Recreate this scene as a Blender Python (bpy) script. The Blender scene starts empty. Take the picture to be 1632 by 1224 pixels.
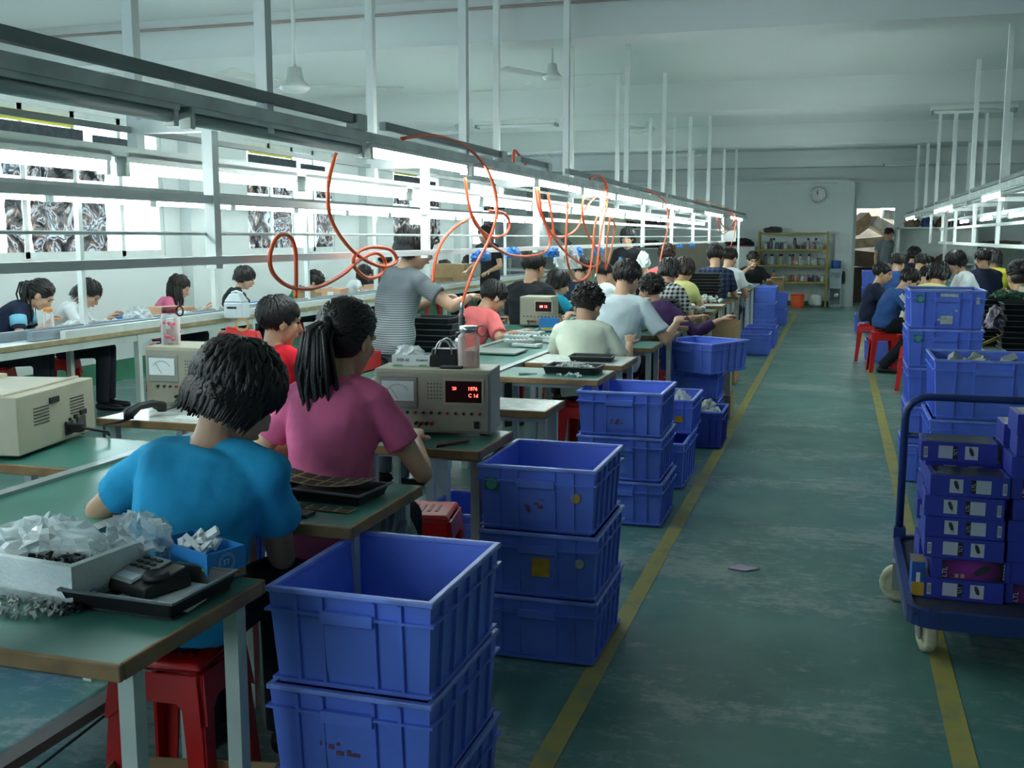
import bpy, math, random
import numpy as np
from mathutils import Vector, Matrix, Euler
rnd = random.Random(7)
SC = bpy.context.scene
COL = SC.collection
R = math.radians

# ---------------------------------------------------------------- camera, world, exposure
F_PX, CX, CY, EYE = 1680.0, 816.0, 612.0, 1.5
PITCH = math.atan(234 / F_PX)
YAW = math.atan(520 * math.cos(PITCH) / F_PX)
cam_data = bpy.data.cameras.new('camera')
cam_data.sensor_width = 36.0
cam_data.lens = 36.0 * F_PX / 1632.0
cam_data.clip_start = 0.05
cam = bpy.data.objects.new('camera', cam_data)
cam.location = (0, 0, EYE)
cam.rotation_euler = (math.pi / 2 - PITCH, 0, YAW)
COL.objects.link(cam)
SC.camera = cam

SC.view_settings.view_transform = 'Standard'
SC.view_settings.look = 'None'
SC.view_settings.gamma = 1.0
SC.view_settings.use_curve_mapping = False
SC.view_settings.exposure = 1.65
SC.cycles.use_denoising = True
SC.cycles.max_bounces = 7
SC.cycles.diffuse_bounces = 5
SC.cycles.glossy_bounces = 3
SC.cycles.transmission_bounces = 6
SC.cycles.transparent_max_bounces = 12
SC.cycles.sample_clamp_indirect = 6.0
SC.cycles.caustics_reflective = False
SC.cycles.caustics_refractive = False

world = bpy.data.worlds.new('overcast_sky')
SC.world = world
world.use_nodes = True
bg = world.node_tree.nodes['Background']
bg.inputs[0].default_value = (0.86, 0.96, 1.0, 1)
bg.inputs[1].default_value = 9.0

TUBE_POWER = 12.0
TUBE_COLOR = (0.84, 0.985, 1.0)

# daylight: sky portals in the window openings (they emit nothing, they only guide the sampling of the sky)
WINDOWS = [(2.85, 5.45), (7.45, 10.25), (12.0, 14.45), (16.65, 18.9), (20.6, 23.0)]  # first one is out of view, added along the series for foreground light
def portal(loc, rot, sx, sy):
    ld = bpy.data.lights.new('window_daylight', 'AREA')
    ld.shape = 'RECTANGLE'
    ld.size, ld.size_y = sx, sy
    ld.cycles.is_portal = True
    lo = bpy.data.objects.new('window_daylight', ld)
    lo.location, lo.rotation_euler = loc, rot
    COL.objects.link(lo)
for (y0, y1) in WINDOWS:
    portal((-7.42, (y0 + y1) / 2, 2.0), (0, R(-90), 0), 1.45, y1 - y0)
ADDED_WINDOWS = [(-5.0, -2.0)]          # unseen, added behind the camera to brighten the foreground
for (x0, x1) in ADDED_WINDOWS:
    portal(((x0 + x1) / 2, -3.22, 1.95), (R(90), 0, 0), x1 - x0, 1.5)

# ---------------------------------------------------------------- point helpers (photo frame 1632x1224)
_fw = Vector((-math.sin(YAW) * math.cos(PITCH), math.cos(YAW) * math.cos(PITCH), -math.sin(PITCH)))
_rt = Vector((math.cos(YAW), math.sin(YAW), 0))
_up = _rt.cross(_fw)
_eye = Vector((0, 0, EYE))
def ray(x, y): return _fw + _rt * ((x - CX) / F_PX) - _up * ((y - CY) / F_PX)
def PZ(x, y, z=0.0):
    r = ray(x, y); return _eye + r * ((z - EYE) / r.z)
def PX(x, y, X):
    r = ray(x, y); return _eye + r * (X / r.x)
def PY(x, y, Y):
    r = ray(x, y); return _eye + r * (Y / r.y)

# ---------------------------------------------------------------- mesh helper
TMP = bpy.data.scenes.new('workshop')
class MB:
    def __init__(s):
        s.v = []; s.f = []; s.mi = 0; s.m = []; s.M = None
    def add(s, vs, fs):
        off = len(s.v)
        if s.M is not None: vs = [s.M @ Vector(v) for v in vs]
        s.v += [tuple(v) for v in vs]
        s.f += [tuple(i + off for i in f) for f in fs]
        s.m += [s.mi] * len(fs)
        return s
    def box(s, c, d, rz=0.0, rx=0.0, top=1.0):
        hx, hy, hz = d[0] / 2, d[1] / 2, d[2] / 2
        vs = []
        for z, k in ((-hz, 1.0), (hz, top)):
            for x, y in ((-hx, -hy), (hx, -hy), (hx, hy), (-hx, hy)): vs.append(Vector((x * k, y * k, z)))
        m = Matrix.Translation(Vector(c)) @ Matrix.Rotation(rz, 4, 'Z') @ Matrix.Rotation(rx, 4, 'X')
        return s.add([m @ v for v in vs], [(3, 2, 1, 0), (4, 5, 6, 7), (0, 1, 5, 4), (1, 2, 6, 5), (2, 3, 7, 6), (3, 0, 4, 7)])
    def span(s, a, b):
        return s.box([(a[i] + b[i]) / 2 for i in range(3)], [abs(b[i] - a[i]) for i in range(3)])
    def hexa(s, bot, top):
        return s.add(list(bot) + list(top), [(3, 2, 1, 0), (4, 5, 6, 7), (0, 1, 5, 4), (1, 2, 6, 5), (2, 3, 7, 6), (3, 0, 4, 7)])
    def bar(s, p0, p1, w, h=None):
        p0, p1 = Vector(p0), Vector(p1); h = h or w
        d = (p1 - p0).normalized()
        up = Vector((0, 0, 1)) if abs(d.z) < .95 else Vector((0, 1, 0))
        x = d.cross(up).normalized() * (w / 2); y = x.cross(d).normalized() * (h / 2)
        q = [-x - y, x - y, x + y, -x + y]
        return s.hexa([p0 + k for k in q], [p1 + k for k in q])
    def tube(s, pts, r, n=8, cap=True, flat=1.0, side=None):
        pts = [Vector(p) for p in pts]; k = len(pts)
        rs = r if isinstance(r, (list, tuple)) else [r] * k
        vs = []; fs = []
        pu = None
        for i, p in enumerate(pts):
            t = (pts[min(i + 1, k - 1)] - pts[max(i - 1, 0)])
            t = t.normalized() if t.length > 1e-9 else Vector((0, 0, 1))
            if pu is None:
                ref = Vector(side) if side is not None else (Vector((0, 0, 1)) if abs(t.z) < .9 else Vector((1, 0, 0)))
                u = (ref - t * ref.dot(t)).normalized()
            else:
                u = (pu - t * pu.dot(t))
                u = u.normalized() if u.length > 1e-6 else pu
            pu = u; w = t.cross(u)
            ra = rs[i] if not isinstance(rs[i], tuple) else rs[i][0]
            rb = ra * flat if not isinstance(rs[i], tuple) else rs[i][1]
            for j in range(n):
                a = 2 * math.pi * j / n
                vs.append(p + u * (math.cos(a) * ra) + w * (math.sin(a) * rb))
        for i in range(k - 1):
            for j in range(n):
                a, b = i * n + j, i * n + (j + 1) % n
                fs.append((a, b, b + n, a + n))
        if cap:
            fs.append(tuple(range(n - 1, -1, -1))); fs.append(tuple(range((k - 1) * n, k * n)))
        return s.add(vs, fs)
    def lathe(s, prof, n=20, c=(0, 0, 0), ring=False):
        vs = []; fs = []; k = len(prof); c = Vector(c)
        for (r, z) in prof:
            for j in range(n):
                a = 2 * math.pi * j / n
                vs.append(c + Vector((r * math.cos(a), r * math.sin(a), z)))
        for i in range(k if ring else k - 1):
            q = ((i + 1) % k) * n
            for j in range(n):
                fs.append((i * n + j, i * n + (j + 1) % n, q + (j + 1) % n, q + j))
        if ring: return s.add(vs, fs)
        if prof[0][0] > 1e-5: fs.append(tuple(range(n - 1, -1, -1)))
        if prof[-1][0] > 1e-5: fs.append(tuple(range((k - 1) * n, k * n)))
        return s.add(vs, fs)
    def ball(s, c, r, nu=16, nv=10, M=None):
        r = r if isinstance(r, (list, tuple)) else (r, r, r)
        vs = [(0, 0, -1)]; fs = []
        for i in range(1, nv):
            a = math.pi * i / nv - math.pi / 2
            for j in range(nu):
                b = 2 * math.pi * j / nu
                vs.append((math.cos(a) * math.cos(b), math.cos(a) * math.sin(b), math.sin(a)))
        vs.append((0, 0, 1)); L = len(vs) - 1
        for j in range(nu):
            fs.append((0, 1 + (j + 1) % nu, 1 + j))
            for i in range(nv - 2):
                a, b = 1 + i * nu + j, 1 + i * nu + (j + 1) % nu
                fs.append((a, b, b + nu, a + nu))
            o = 1 + (nv - 2) * nu
            fs.append((o + j, o + (j + 1) % nu, L))
        vs = [Vector((v[0] * r[0], v[1] * r[1], v[2] * r[2])) for v in vs]
        if M is not None: vs = [M @ v for v in vs]
        c = Vector(c)
        return s.add([v + c for v in vs], fs)
    def poly(s, pts, ext):
        n = len(pts); ext = Vector(ext); pts = [Vector(p) for p in pts]
        return s.add(pts + [p + ext for p in pts], [tuple(range(n - 1, -1, -1)), tuple(range(n, 2 * n))] +
                     [(i, (i + 1) % n, n + (i + 1) % n, n + i) for i in range(n)])
    def frame(s, c, w, h, t, d, axis='y'):
        # rectangular frame in the xz plane (axis y) or yz plane (axis x)
        for (a, b, ww, hh) in ((0, h / 2 - t / 2, w, t), (0, -h / 2 + t / 2, w, t), (-w / 2 + t / 2, 0, t, h - 2 * t), (w / 2 - t / 2, 0, t, h - 2 * t)):
            if axis == 'y': s.box((c[0] + a, c[1], c[2] + b), (ww, d, hh))
            else: s.box((c[0], c[1] + a, c[2] + b), (d, ww, hh))
        return s
    def mesh(s, name, mat, smooth=False):
        me = bpy.data.meshes.new(name)
        me.from_pydata(s.v, [], s.f)
        for m in (mat if isinstance(mat, (list, tuple)) else [mat]): me.materials.append(m)
        if any(s.m): me.polygons.foreach_set('material_index', s.m)
        if smooth: me.polygons.foreach_set('use_smooth', [True] * len(me.polygons))
        me.update()
        return me
    def build(s, name, mat, parent=None, smooth=False, bevel=0.0, loc=None, rz=0.0):
        me = s.mesh(name, mat, smooth or bevel > 0)
        o = bpy.data.objects.new(name, me)
        COL.objects.link(o)
        if parent: o.parent = parent
        if loc is not None: o.location = loc
        if rz: o.rotation_euler = (0, 0, rz)
        if bevel > 0:
            b = o.modifiers.new('bevel', 'BEVEL'); b.width = bevel; b.segments = 2; b.limit_method = 'ANGLE'; b.harden_normals = True
        elif smooth == 'auto':
            pass
        return o

def tag(o, label=None, cat=None, group=None, kind=None):
    if label: o['label'] = label
    if cat: o['category'] = cat
    if group: o['group'] = group
    if kind: o['kind'] = kind
    return o
def thing(name, label, cat, loc=(0, 0, 0), rz=0.0, group=None):
    o = bpy.data.objects.new(name, None)
    o.empty_display_size = .1
    COL.objects.link(o)
    o.location = loc; o.rotation_euler = (0, 0, rz)
    return tag(o, label, cat, group)
KIDS = {}
def copy_tree(o, parent=None):
    c = o.copy(); COL.objects.link(c); c.parent = parent
    for ch in o.children: copy_tree(ch, c)
    return c
def dup(o, loc, rz, label, group=None):
    c = copy_tree(o); c.location = loc; c.rotation_euler = (0, 0, rz); c['label'] = label
    if group: c['group'] = group
    return c
def structure(mb, name, mat, **k):
    o = mb.build(name, mat, **k); o['kind'] = 'structure'; return o
ORD = ['first', 'second', 'third', 'fourth', 'fifth', 'sixth', 'seventh', 'eighth', 'ninth', 'tenth', 'eleventh', 'twelfth', 'thirteenth',
       'fourteenth', 'fifteenth', 'sixteenth', 'seventeenth', 'eighteenth', 'nineteenth', 'twentieth']

def remesh(mb, voxel, iters=3):
    """fuse a builder's overlapping shells into one continuous skin; returns vertices and faces"""
    me = bpy.data.meshes.new('fuse'); me.from_pydata(mb.v, [], mb.f); me.update()
    o = bpy.data.objects.new('fuse', me); TMP.collection.objects.link(o)
    m = o.modifiers.new('r', 'REMESH'); m.mode = 'VOXEL'; m.voxel_size = voxel
    if iters:
        q = o.modifiers.new('s', 'SMOOTH'); q.iterations = iters; q.factor = .5
    with bpy.context.temp_override(scene=TMP, view_layer=TMP.view_layers[0]):
        dg = bpy.context.evaluated_depsgraph_get()
        ev = o.evaluated_get(dg); nm = ev.to_mesh()
        n = len(nm.vertices)
        co = np.empty(n * 3, np.float32); nm.vertices.foreach_get('co', co)
        fs = [tuple(p.vertices) for p in nm.polygons]
        ev.to_mesh_clear()
    bpy.data.objects.remove(o); bpy.data.meshes.remove(me)
    out = MB(); out.v = [tuple(c) for c in co.reshape(-1, 3).tolist()]; out.f = fs; out.m = [0] * len(fs)
    return out

def text_mb(txt, size, M, depth=0.0008):
    """lettering as mesh; M maps the text's xy plane into place"""
    cu = bpy.data.curves.new('lettering', 'FONT'); cu.body = txt; cu.size = size; cu.extrude = depth
    cu.align_x = 'CENTER'; cu.align_y = 'CENTER'; cu.resolution_u = 2
    o = bpy.data.objects.new('lettering', cu); TMP.collection.objects.link(o)
    with bpy.context.temp_override(scene=TMP, view_layer=TMP.view_layers[0]):
        dg = bpy.context.evaluated_depsgraph_get()
        nm = o.evaluated_get(dg).to_mesh()
        vs = [M @ v.co for v in nm.vertices]; fs = [tuple(p.vertices) for p in nm.polygons]
        o.evaluated_get(dg).to_mesh_clear()
    bpy.data.objects.remove(o); bpy.data.curves.remove(cu)
    return vs, fs
FRONT = Matrix.Rotation(R(90), 4, 'X')            # text facing -Y
def facing(loc, rz=0.0, roll=0.0):
    return Matrix.Translation(Vector(loc)) @ Matrix.Rotation(rz, 4, 'Z') @ FRONT @ Matrix.Rotation(roll, 4, 'Z')

# ---------------------------------------------------------------- materials
def lin(c):
    if isinstance(c, str):
        c = [int(c[i:i + 2], 16) / 255 for i in (0, 2, 4)]
    return tuple((x / 12.92 if x <= .04045 else ((x + .055) / 1.055) ** 2.4) for x in c) + (1,)
MATS = {}
def mat(name, col, rough=.55, metal=0.0, var=.12, scale=6.0, bump=0.0, bscale=60.0, spec=.5, coord='Object'):
    if name in MATS: return MATS[name]
    m = bpy.data.materials.new(name); m.use_nodes = True; MATS[name] = m
    nt = m.node_tree; b = nt.nodes['Principled BSDF']
    c = lin(col)
    b.inputs['Roughness'].default_value = rough; b.inputs['Metallic'].default_value = metal
    b.inputs['Specular IOR Level'].default_value = spec
    tc = nt.nodes.new('ShaderNodeTexCoord')
    if var > 0:
        no = nt.nodes.new('ShaderNodeTexNoise'); no.inputs['Scale'].default_value = scale; no.inputs['Detail'].default_value = 5
        nt.links.new(tc.outputs[coord], no.inputs['Vector'])
        rp = nt.nodes.new('ShaderNodeValToRGB')
        rp.color_ramp.elements[0].position = .3; rp.color_ramp.elements[1].position = .7
        rp.color_ramp.elements[0].color = tuple(x * (1 - var) for x in c[:3]) + (1,)
        rp.color_ramp.elements[1].color = tuple(min(1, x * (1 + var)) for x in c[:3]) + (1,)
        nt.links.new(no.outputs[0], rp.inputs[0]); nt.links.new(rp.outputs[0], b.inputs['Base Color'])
    else:
        b.inputs['Base Color'].default_value = c
    if bump > 0:
        n2 = nt.nodes.new('ShaderNodeTexNoise'); n2.inputs['Scale'].default_value = bscale; n2.inputs['Detail'].default_value = 3
        nt.links.new(tc.outputs[coord], n2.inputs['Vector'])
        bp = nt.nodes.new('ShaderNodeBump'); bp.inputs['Strength'].default_value = bump; bp.inputs['Distance'].default_value = .01
        nt.links.new(n2.outputs[0], bp.inputs['Height']); nt.links.new(bp.outputs[0], b.inputs['Normal'])
    return m
def emit(name, col, power):
    if name in MATS: return MATS[name]
    m = bpy.data.materials.new(name); m.use_nodes = True; MATS[name] = m
    b = m.node_tree.nodes['Principled BSDF']
    b.inputs['Base Color'].default_value = (.9, .9, .9, 1)
    b.inputs['Emission Color'].default_value = tuple(col) + (1,)
    b.inputs['Emission Strength'].default_value = power
    return m
def clear(name, col, rough=.05, trans=.85):
    """thin clear plastic or glass: mostly see-through with a sheen"""
    if name in MATS: return MATS[name]
    m = bpy.data.materials.new(name); m.use_nodes = True; MATS[name] = m
    nt = m.node_tree; b = nt.nodes['Principled BSDF']
    b.inputs['Base Color'].default_value = lin(col); b.inputs['Roughness'].default_value = rough
    tr = nt.nodes.new('ShaderNodeBsdfTransparent'); tr.inputs[0].default_value = lin(col)
    mx = nt.nodes.new('ShaderNodeMixShader')
    lw = nt.nodes.new('ShaderNodeLayerWeight'); lw.inputs[0].default_value = .35
    ma = nt.nodes.new('ShaderNodeMath'); ma.operation = 'MULTIPLY_ADD'
    ma.inputs[1].default_value = trans; ma.inputs[2].default_value = 1 - trans
    nt.links.new(lw.outputs['Facing'], ma.inputs[0])
    nt.links.new(ma.outputs[0], mx.inputs[0]); nt.links.new(tr.outputs[0], mx.inputs[1]); nt.links.new(b.outputs[0], mx.inputs[2])
    nt.links.new(mx.outputs[0], nt.nodes['Material Output'].inputs[0])
    return m

M_WALL = mat('wall_paint', 'dfe6e3', .75, var=.04, scale=1.2, bump=.05, bscale=40, coord='Generated')
M_CEIL = mat('ceiling_paint', 'dbe0dd', .85, var=.05, scale=2, coord='Generated')
M_WHITE = mat('white_enamel', 'd9e0d9', .4, var=.06, scale=9)
M_GALV = mat('galvanised_steel', 'c0cbc6', .45, .1, var=.2, scale=7)
M_DARKBAR = mat('dark_steel', '7a8685', .5, .1, var=.15)
M_BLUE = mat('blue_crate_plastic', '6482e6', .42, var=.12, scale=5)
M_BLUE2 = mat('dark_blue_crate_plastic', '33439e', .4, var=.12, scale=5)
M_BLUERIM = mat('scuffed_blue_rim', '8098ee', .35, var=.2, scale=14)
M_RED = mat('red_stool_plastic', 'c81c1c', .35, var=.08)
M_GREENTOP = mat('green_worktop_laminate', '417b6e', .3, var=.14, scale=3.5, bump=.03)
M_EDGE = mat('brown_edge_banding', '8a6c48', .6, var=.3, scale=12)
M_LEG = mat('white_desk_leg_paint', 'c6cec4', .45, var=.12, scale=5)
M_BLACK = mat('black_plastic', '141517', .5, var=.2)
M_DARK = mat('charcoal_plastic', '2a2c30', .5, var=.15)
M_CARD = mat('cardboard', 'a98d68', .8, var=.1, scale=10)
M_BEIGE = mat('beige_instrument_case', 'b3ae98', .5, var=.08, scale=8, bump=.03, bscale=150)
M_ORANGE = mat('orange_rubber', 'ff6a3c', .4, var=.05)
M_PAPER = mat('white_paper', 'e6eae8', .7, var=.05)
M_FOAM = mat('white_foam', 'dfe6e4', .8, var=.06, scale=20, bump=.3, bscale=120)
M_CHROME = mat('bright_steel', 'c8ccca', .2, .9, var=.05)
M_GREY = mat('grey_paint', '8b928f', .5, var=.1)
M_BAG = clear('clear_plastic_bag', 'f4f8f8', .12, .78)
M_GLASS = clear('window_glass', 'f4fbff', .03, .5)
M_CLEAR = clear('clear_bottle_plastic', 'faf8f8', .06, .8)
# ---------------------------------------------------------------- the room
X0, X1, Y0, Y1, ZC = -7.2, 6.2, -3.0, 24.3, 3.28

def floor_material():
    m = bpy.data.materials.new('worn_green_floor_paint'); m.use_nodes = True
    nt = m.node_tree; b = nt.nodes['Principled BSDF']; L = nt.links.new
    tc = nt.nodes.new('ShaderNodeTexCoord')
    def noise(sc, det=8, ro=.6, st=None):
        n = nt.nodes.new('ShaderNodeTexNoise'); n.inputs['Scale'].default_value = sc; n.inputs['Detail'].default_value = det
        n.inputs['Roughness'].default_value = ro
        if st:
            mp = nt.nodes.new('ShaderNodeMapping'); mp.inputs['Scale'].default_value = st
            L(tc.outputs['Object'], mp.inputs[0]); L(mp.outputs[0], n.inputs['Vector'])
        else: L(tc.outputs['Object'], n.inputs['Vector'])
        return n
    def ramp(a, c0, b_, c1):
        r = nt.nodes.new('ShaderNodeValToRGB'); e = r.color_ramp.elements
        e[0].position = a; e[0].color = c0; e[1].position = b_; e[1].color = c1
        return r
    n1 = noise(1.1, 9, .68, (.7, 1.3, 1)); n2 = noise(16, 9, .8, (.7, 1.2, 1)); n3 = noise(45, 5, .7)
    base = ramp(.35, lin('44706a'), .65, lin('5b877f')); L(noise(2.3, 6).outputs[0], base.inputs[0])
    mul = nt.nodes.new('ShaderNodeMath'); mul.operation = 'ADD'; L(n1.outputs[0], mul.inputs[0])
    s2 = nt.nodes.new('ShaderNodeMath'); s2.operation = 'MULTIPLY'; s2.inputs[1].default_value = .8; L(n2.outputs[0], s2.inputs[0])
    L(s2.outputs[0], mul.inputs[1])
    wear = ramp(.92, (0, 0, 0, 1), 1.06, (.62, .62, .62, 1)); wear.color_ramp.interpolation = 'EASE'
    L(mul.outputs[0], wear.inputs[0])
    # keep inside 0..1
    half = nt.nodes.new('ShaderNodeMath'); half.operation = 'MULTIPLY'; half.inputs[1].default_value = .5
    L(mul.outputs[0], half.inputs[0]); L(half.outputs[0], wear.inputs[0])
    wear.color_ramp.elements[0].position = .445; wear.color_ramp.elements[1].position = .53
    mx = nt.nodes.new('ShaderNodeMixRGB'); L(wear.outputs[0], mx.inputs[0]); L(base.outputs[0], mx.inputs[1])
    mx.inputs[2].default_value = lin('a3aca6')
    sp = ramp(.66, (0, 0, 0, 1), .74, (.5, .5, .5, 1)); L(n3.outputs[0], sp.inputs[0])
    mx2 = nt.nodes.new('ShaderNodeMixRGB'); L(sp.outputs[0], mx2.inputs[0]); L(mx.outputs[0], mx2.inputs[1])
    mx2.inputs[2].default_value = lin('8fa096')
    L(mx2.outputs[0], b.inputs['Base Color'])
    b.inputs['Roughness'].default_value = .42
    bp = nt.nodes.new('ShaderNodeBump'); bp.inputs['Strength'].default_value = .08; L(n2.outputs[0], bp.inputs['Height']); L(bp.outputs[0], b.inputs['Normal'])
    return m
def line_material():
    m = bpy.data.materials.new('worn_yellow_line_paint'); m.use_nodes = True
    nt = m.node_tree; b = nt.nodes['Principled BSDF']; L = nt.links.new
    tc = nt.nodes.new('ShaderNodeTexCoord'); n = nt.nodes.new('ShaderNodeTexNoise'); n.inputs['Scale'].default_value = 9; n.inputs['Detail'].default_value = 8
    L(tc.outputs['Object'], n.inputs['Vector'])
    r = nt.nodes.new('ShaderNodeValToRGB'); r.color_ramp.elements[0].position = .5; r.color_ramp.elements[0].color = lin('a1984f')
    r.color_ramp.elements[1].position = .72; r.color_ramp.elements[1].color = lin('7a8568')
    L(n.outputs[0], r.inputs[0]); L(r.outputs[0], b.inputs['Base Color']); b.inputs['Roughness'].default_value = .5
    return m
structure(MB().span((X0 - .2, Y0, -.1), (X1 + .2, Y1 + 4.2, 0)), 'floor', floor_material())
ML = line_material()
structure(MB().span((-.785, Y0, 0), (-.715, 21.6, .0025)), 'trim_1', ML)
structure(MB().span((.375, Y0, 0), (.445, 21.2, .0025)), 'trim_2', ML)

mb = MB().span((X0 - .2, Y0, ZC), (X1 + .2, Y1 + .2, ZC + .15))
for (a, b) in ((2.9, 3.3), (7.81, 8.18), (12.68, 13.16), (17.74, 18.22), (23.15, 23.6)):
    mb.span((X0, a, 2.95), (X1, b, ZC + .01))
    for hx in (-4.9, .26, 4.9):           # chamfered haunches where the lengthwise ribs meet the beams
        if b > 20: continue
        h0, h1 = 2.955, ZC + .005
        mb.hexa([(hx - .13, b, h0), (hx + .13, b, h0), (hx + .13, b + .02, h0), (hx - .13, b + .02, h0)],
                [(hx - .17, b, h1), (hx + .17, b, h1), (hx + .15, b + .95, h1), (hx - .15, b + .95, h1)])
structure(mb, 'ceiling', M_CEIL)
# conduit along the first visible beam
mb = MB().tube([(X0, 7.79, 3.2), (X1, 7.79, 3.2)], .012, 6)
tag(mb.build('cable_conduit', mat('rusty_conduit', 'a5968d', .6)), 'thin brownish conduit running along the face of the nearest ceiling beam', 'conduit')

# left wall with window openings
mb = MB()
zs0, zs1 = 1.3, 2.72
mb.span((X0 - .2, Y0, 0), (X0, Y1 + .2, zs0)); mb.span((X0 - .2, Y0, zs1), (X0, Y1 + .2, ZC))
prev = Y0
for (a, b) in WINDOWS + [(Y1 + .2, None)]:
    mb.span((X0 - .2, prev, zs0), (X0, a, zs1)); prev = b
for (a, b) in ((10.55, 10.95), (15.3, 15.7), (19.6, 20.0)):   # shallow piers
    mb.span((X0, a, 0), (X0 + .14, b, ZC))
structure(mb, 'wall_left', M_WALL)
structure(MB().span((X0, Y0, 0), (X0 + .012, Y1, .22)), 'baseboard_left', mat('green_baseboard_paint', '3f7f62', .5))
# far wall with doorway
DX0, DX1, DZ = .36, 1.14, 2.12
mb = MB().span((X0 - .2, Y1, 0), (DX0, Y1 + .2, ZC)).span((DX1, Y1, 0), (X1 + .2, Y1 + .2, ZC)).span((DX0, Y1, DZ), (DX1, Y1 + .2, ZC))
mb.span((X0, Y1 - .16, 2.66), (.17, Y1, 2.74)); mb.span((.17, Y1 - .1, 2.66), (X1, Y1, 2.7))
mb.span((-.06, Y1 - .18, 0), (.3, Y1, 2.7))      # pier left of the doorway
structure(mb, 'wall_back', M_WALL)
structure(MB().span((X1, Y0, 0), (X1 + .2, Y1 + .2, ZC)), 'wall_right', M_WALL)
mb = MB().span((X0 - .2, Y0 - .2, 0), (X1 + .2, Y0, 1.2)).span((X0 - .2, Y0 - .2, 2.7), (X1 + .2, Y0, ZC))
for (a, b) in ((X0 - .2, -5.0), (-2.0, X1 + .2)): mb.span((a, Y0 - .2, 1.2), (b, Y0, 2.7))
structure(mb, 'wall_front', M_WALL)
for i, (a, b) in enumerate(ADDED_WINDOWS):
    mb = MB().frame(((a + b) / 2, Y0 - .1, 1.95), b - a, 1.5, .06, .08, 'y').box(((a + b) / 2, Y0 - .1, 1.95), (.06, .08, 1.4))
    wo = structure(mb, 'window_%d' % (i + 6), M_WHITE)  # not a seen window, added for its daylight on the near side
    MB().span((a + .03, Y0 - .11, 1.23), (b - .03, Y0 - .104, 2.67)).build('window_pane', M_GLASS, wo)
structure(MB().span((X0, Y1 - .03, 0), (-.06, Y1, .1)).span((DX1, Y1 - .03, 0), (X1, Y1, .1)), 'baseboard_back', mat('dark_baseboard_paint', '46584f', .5))
# yard behind the doorway
yd = MB().span((-.8, Y1 + 3.6, 0), (2.6, Y1 + 3.8, 1.98)).span((-.8, Y1 + 3.6, 1.98), (.98, Y1 + 3.8, 2.5)).span((1.4, Y1 + 3.6, 1.98), (2.6, Y1 + 3.8, 2.5))
yd.span((-1.0, Y1 + .2, 0), (-.8, Y1 + 3.8, 2.5)).span((2.6, Y1 + .2, 0), (2.8, Y1 + 3.8, 2.5)).span((-1.0, Y1 + .2, 2.5), (2.8, Y1 + 2.7, 2.6))  # sides and roof added to dim the sky, rear strip open to light scrap
structure(yd, 'wall_yard', mat('grimy_yard_wall', '6d655a', .9, var=.3))

# windows: aluminium frames, panes, crumpled printed film on some panes
def film_material(seed):
    m = bpy.data.materials.new('crumpled_printed_film'); m.use_nodes = True
    nt = m.node_tree; b = nt.nodes['Principled BSDF']; L = nt.links.new
    tc = nt.nodes.new('ShaderNodeTexCoord'); mp = nt.nodes.new('ShaderNodeMapping'); mp.inputs['Location'].default_value = (seed, seed * 2, 0)
    L(tc.outputs['Object'], mp.inputs[0])
    n = nt.nodes.new('ShaderNodeTexNoise'); n.inputs['Scale'].default_value = 4.2; n.inputs['Detail'].default_value = 4; n.inputs['Distortion'].default_value = 1.6
    L(mp.outputs[0], n.inputs['Vector'])
    r = nt.nodes.new('ShaderNodeValToRGB'); e = r.color_ramp.elements
    e[0].position = .4; e[0].color = lin('0b0e12'); e[1].position = .68; e[1].color = lin('f2f8ff')
    for p, c in ((.45, '2c323c'), (.49, '9c6a52'), (.52, 'e2eaf4'), (.56, '4a5466'), (.59, '14181e'), (.63, 'dfe8f2')):
        x = e.new(p); x.color = lin(c)
    L(n.outputs[0], r.inputs[0]); L(r.outputs[0], b.inputs['Base Color'])
    b.inputs['Roughness'].default_value = .25
    bp = nt.nodes.new('ShaderNodeBump'); bp.inputs['Strength'].default_value = .6; bp.inputs['Distance'].default_value = .03
    L(n.outputs[0], bp.inputs['Height']); L(bp.outputs[0], b.inputs['Normal'])
    return m
FILMS = [film_material(s) for s in (0.0, 3.7, 8.1)]
M_YEL = mat('yellow_film', 'e2dc52', .5)
M_FILMDARK = mat('dark_film', '394248', .3, var=.5, scale=14)
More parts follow.
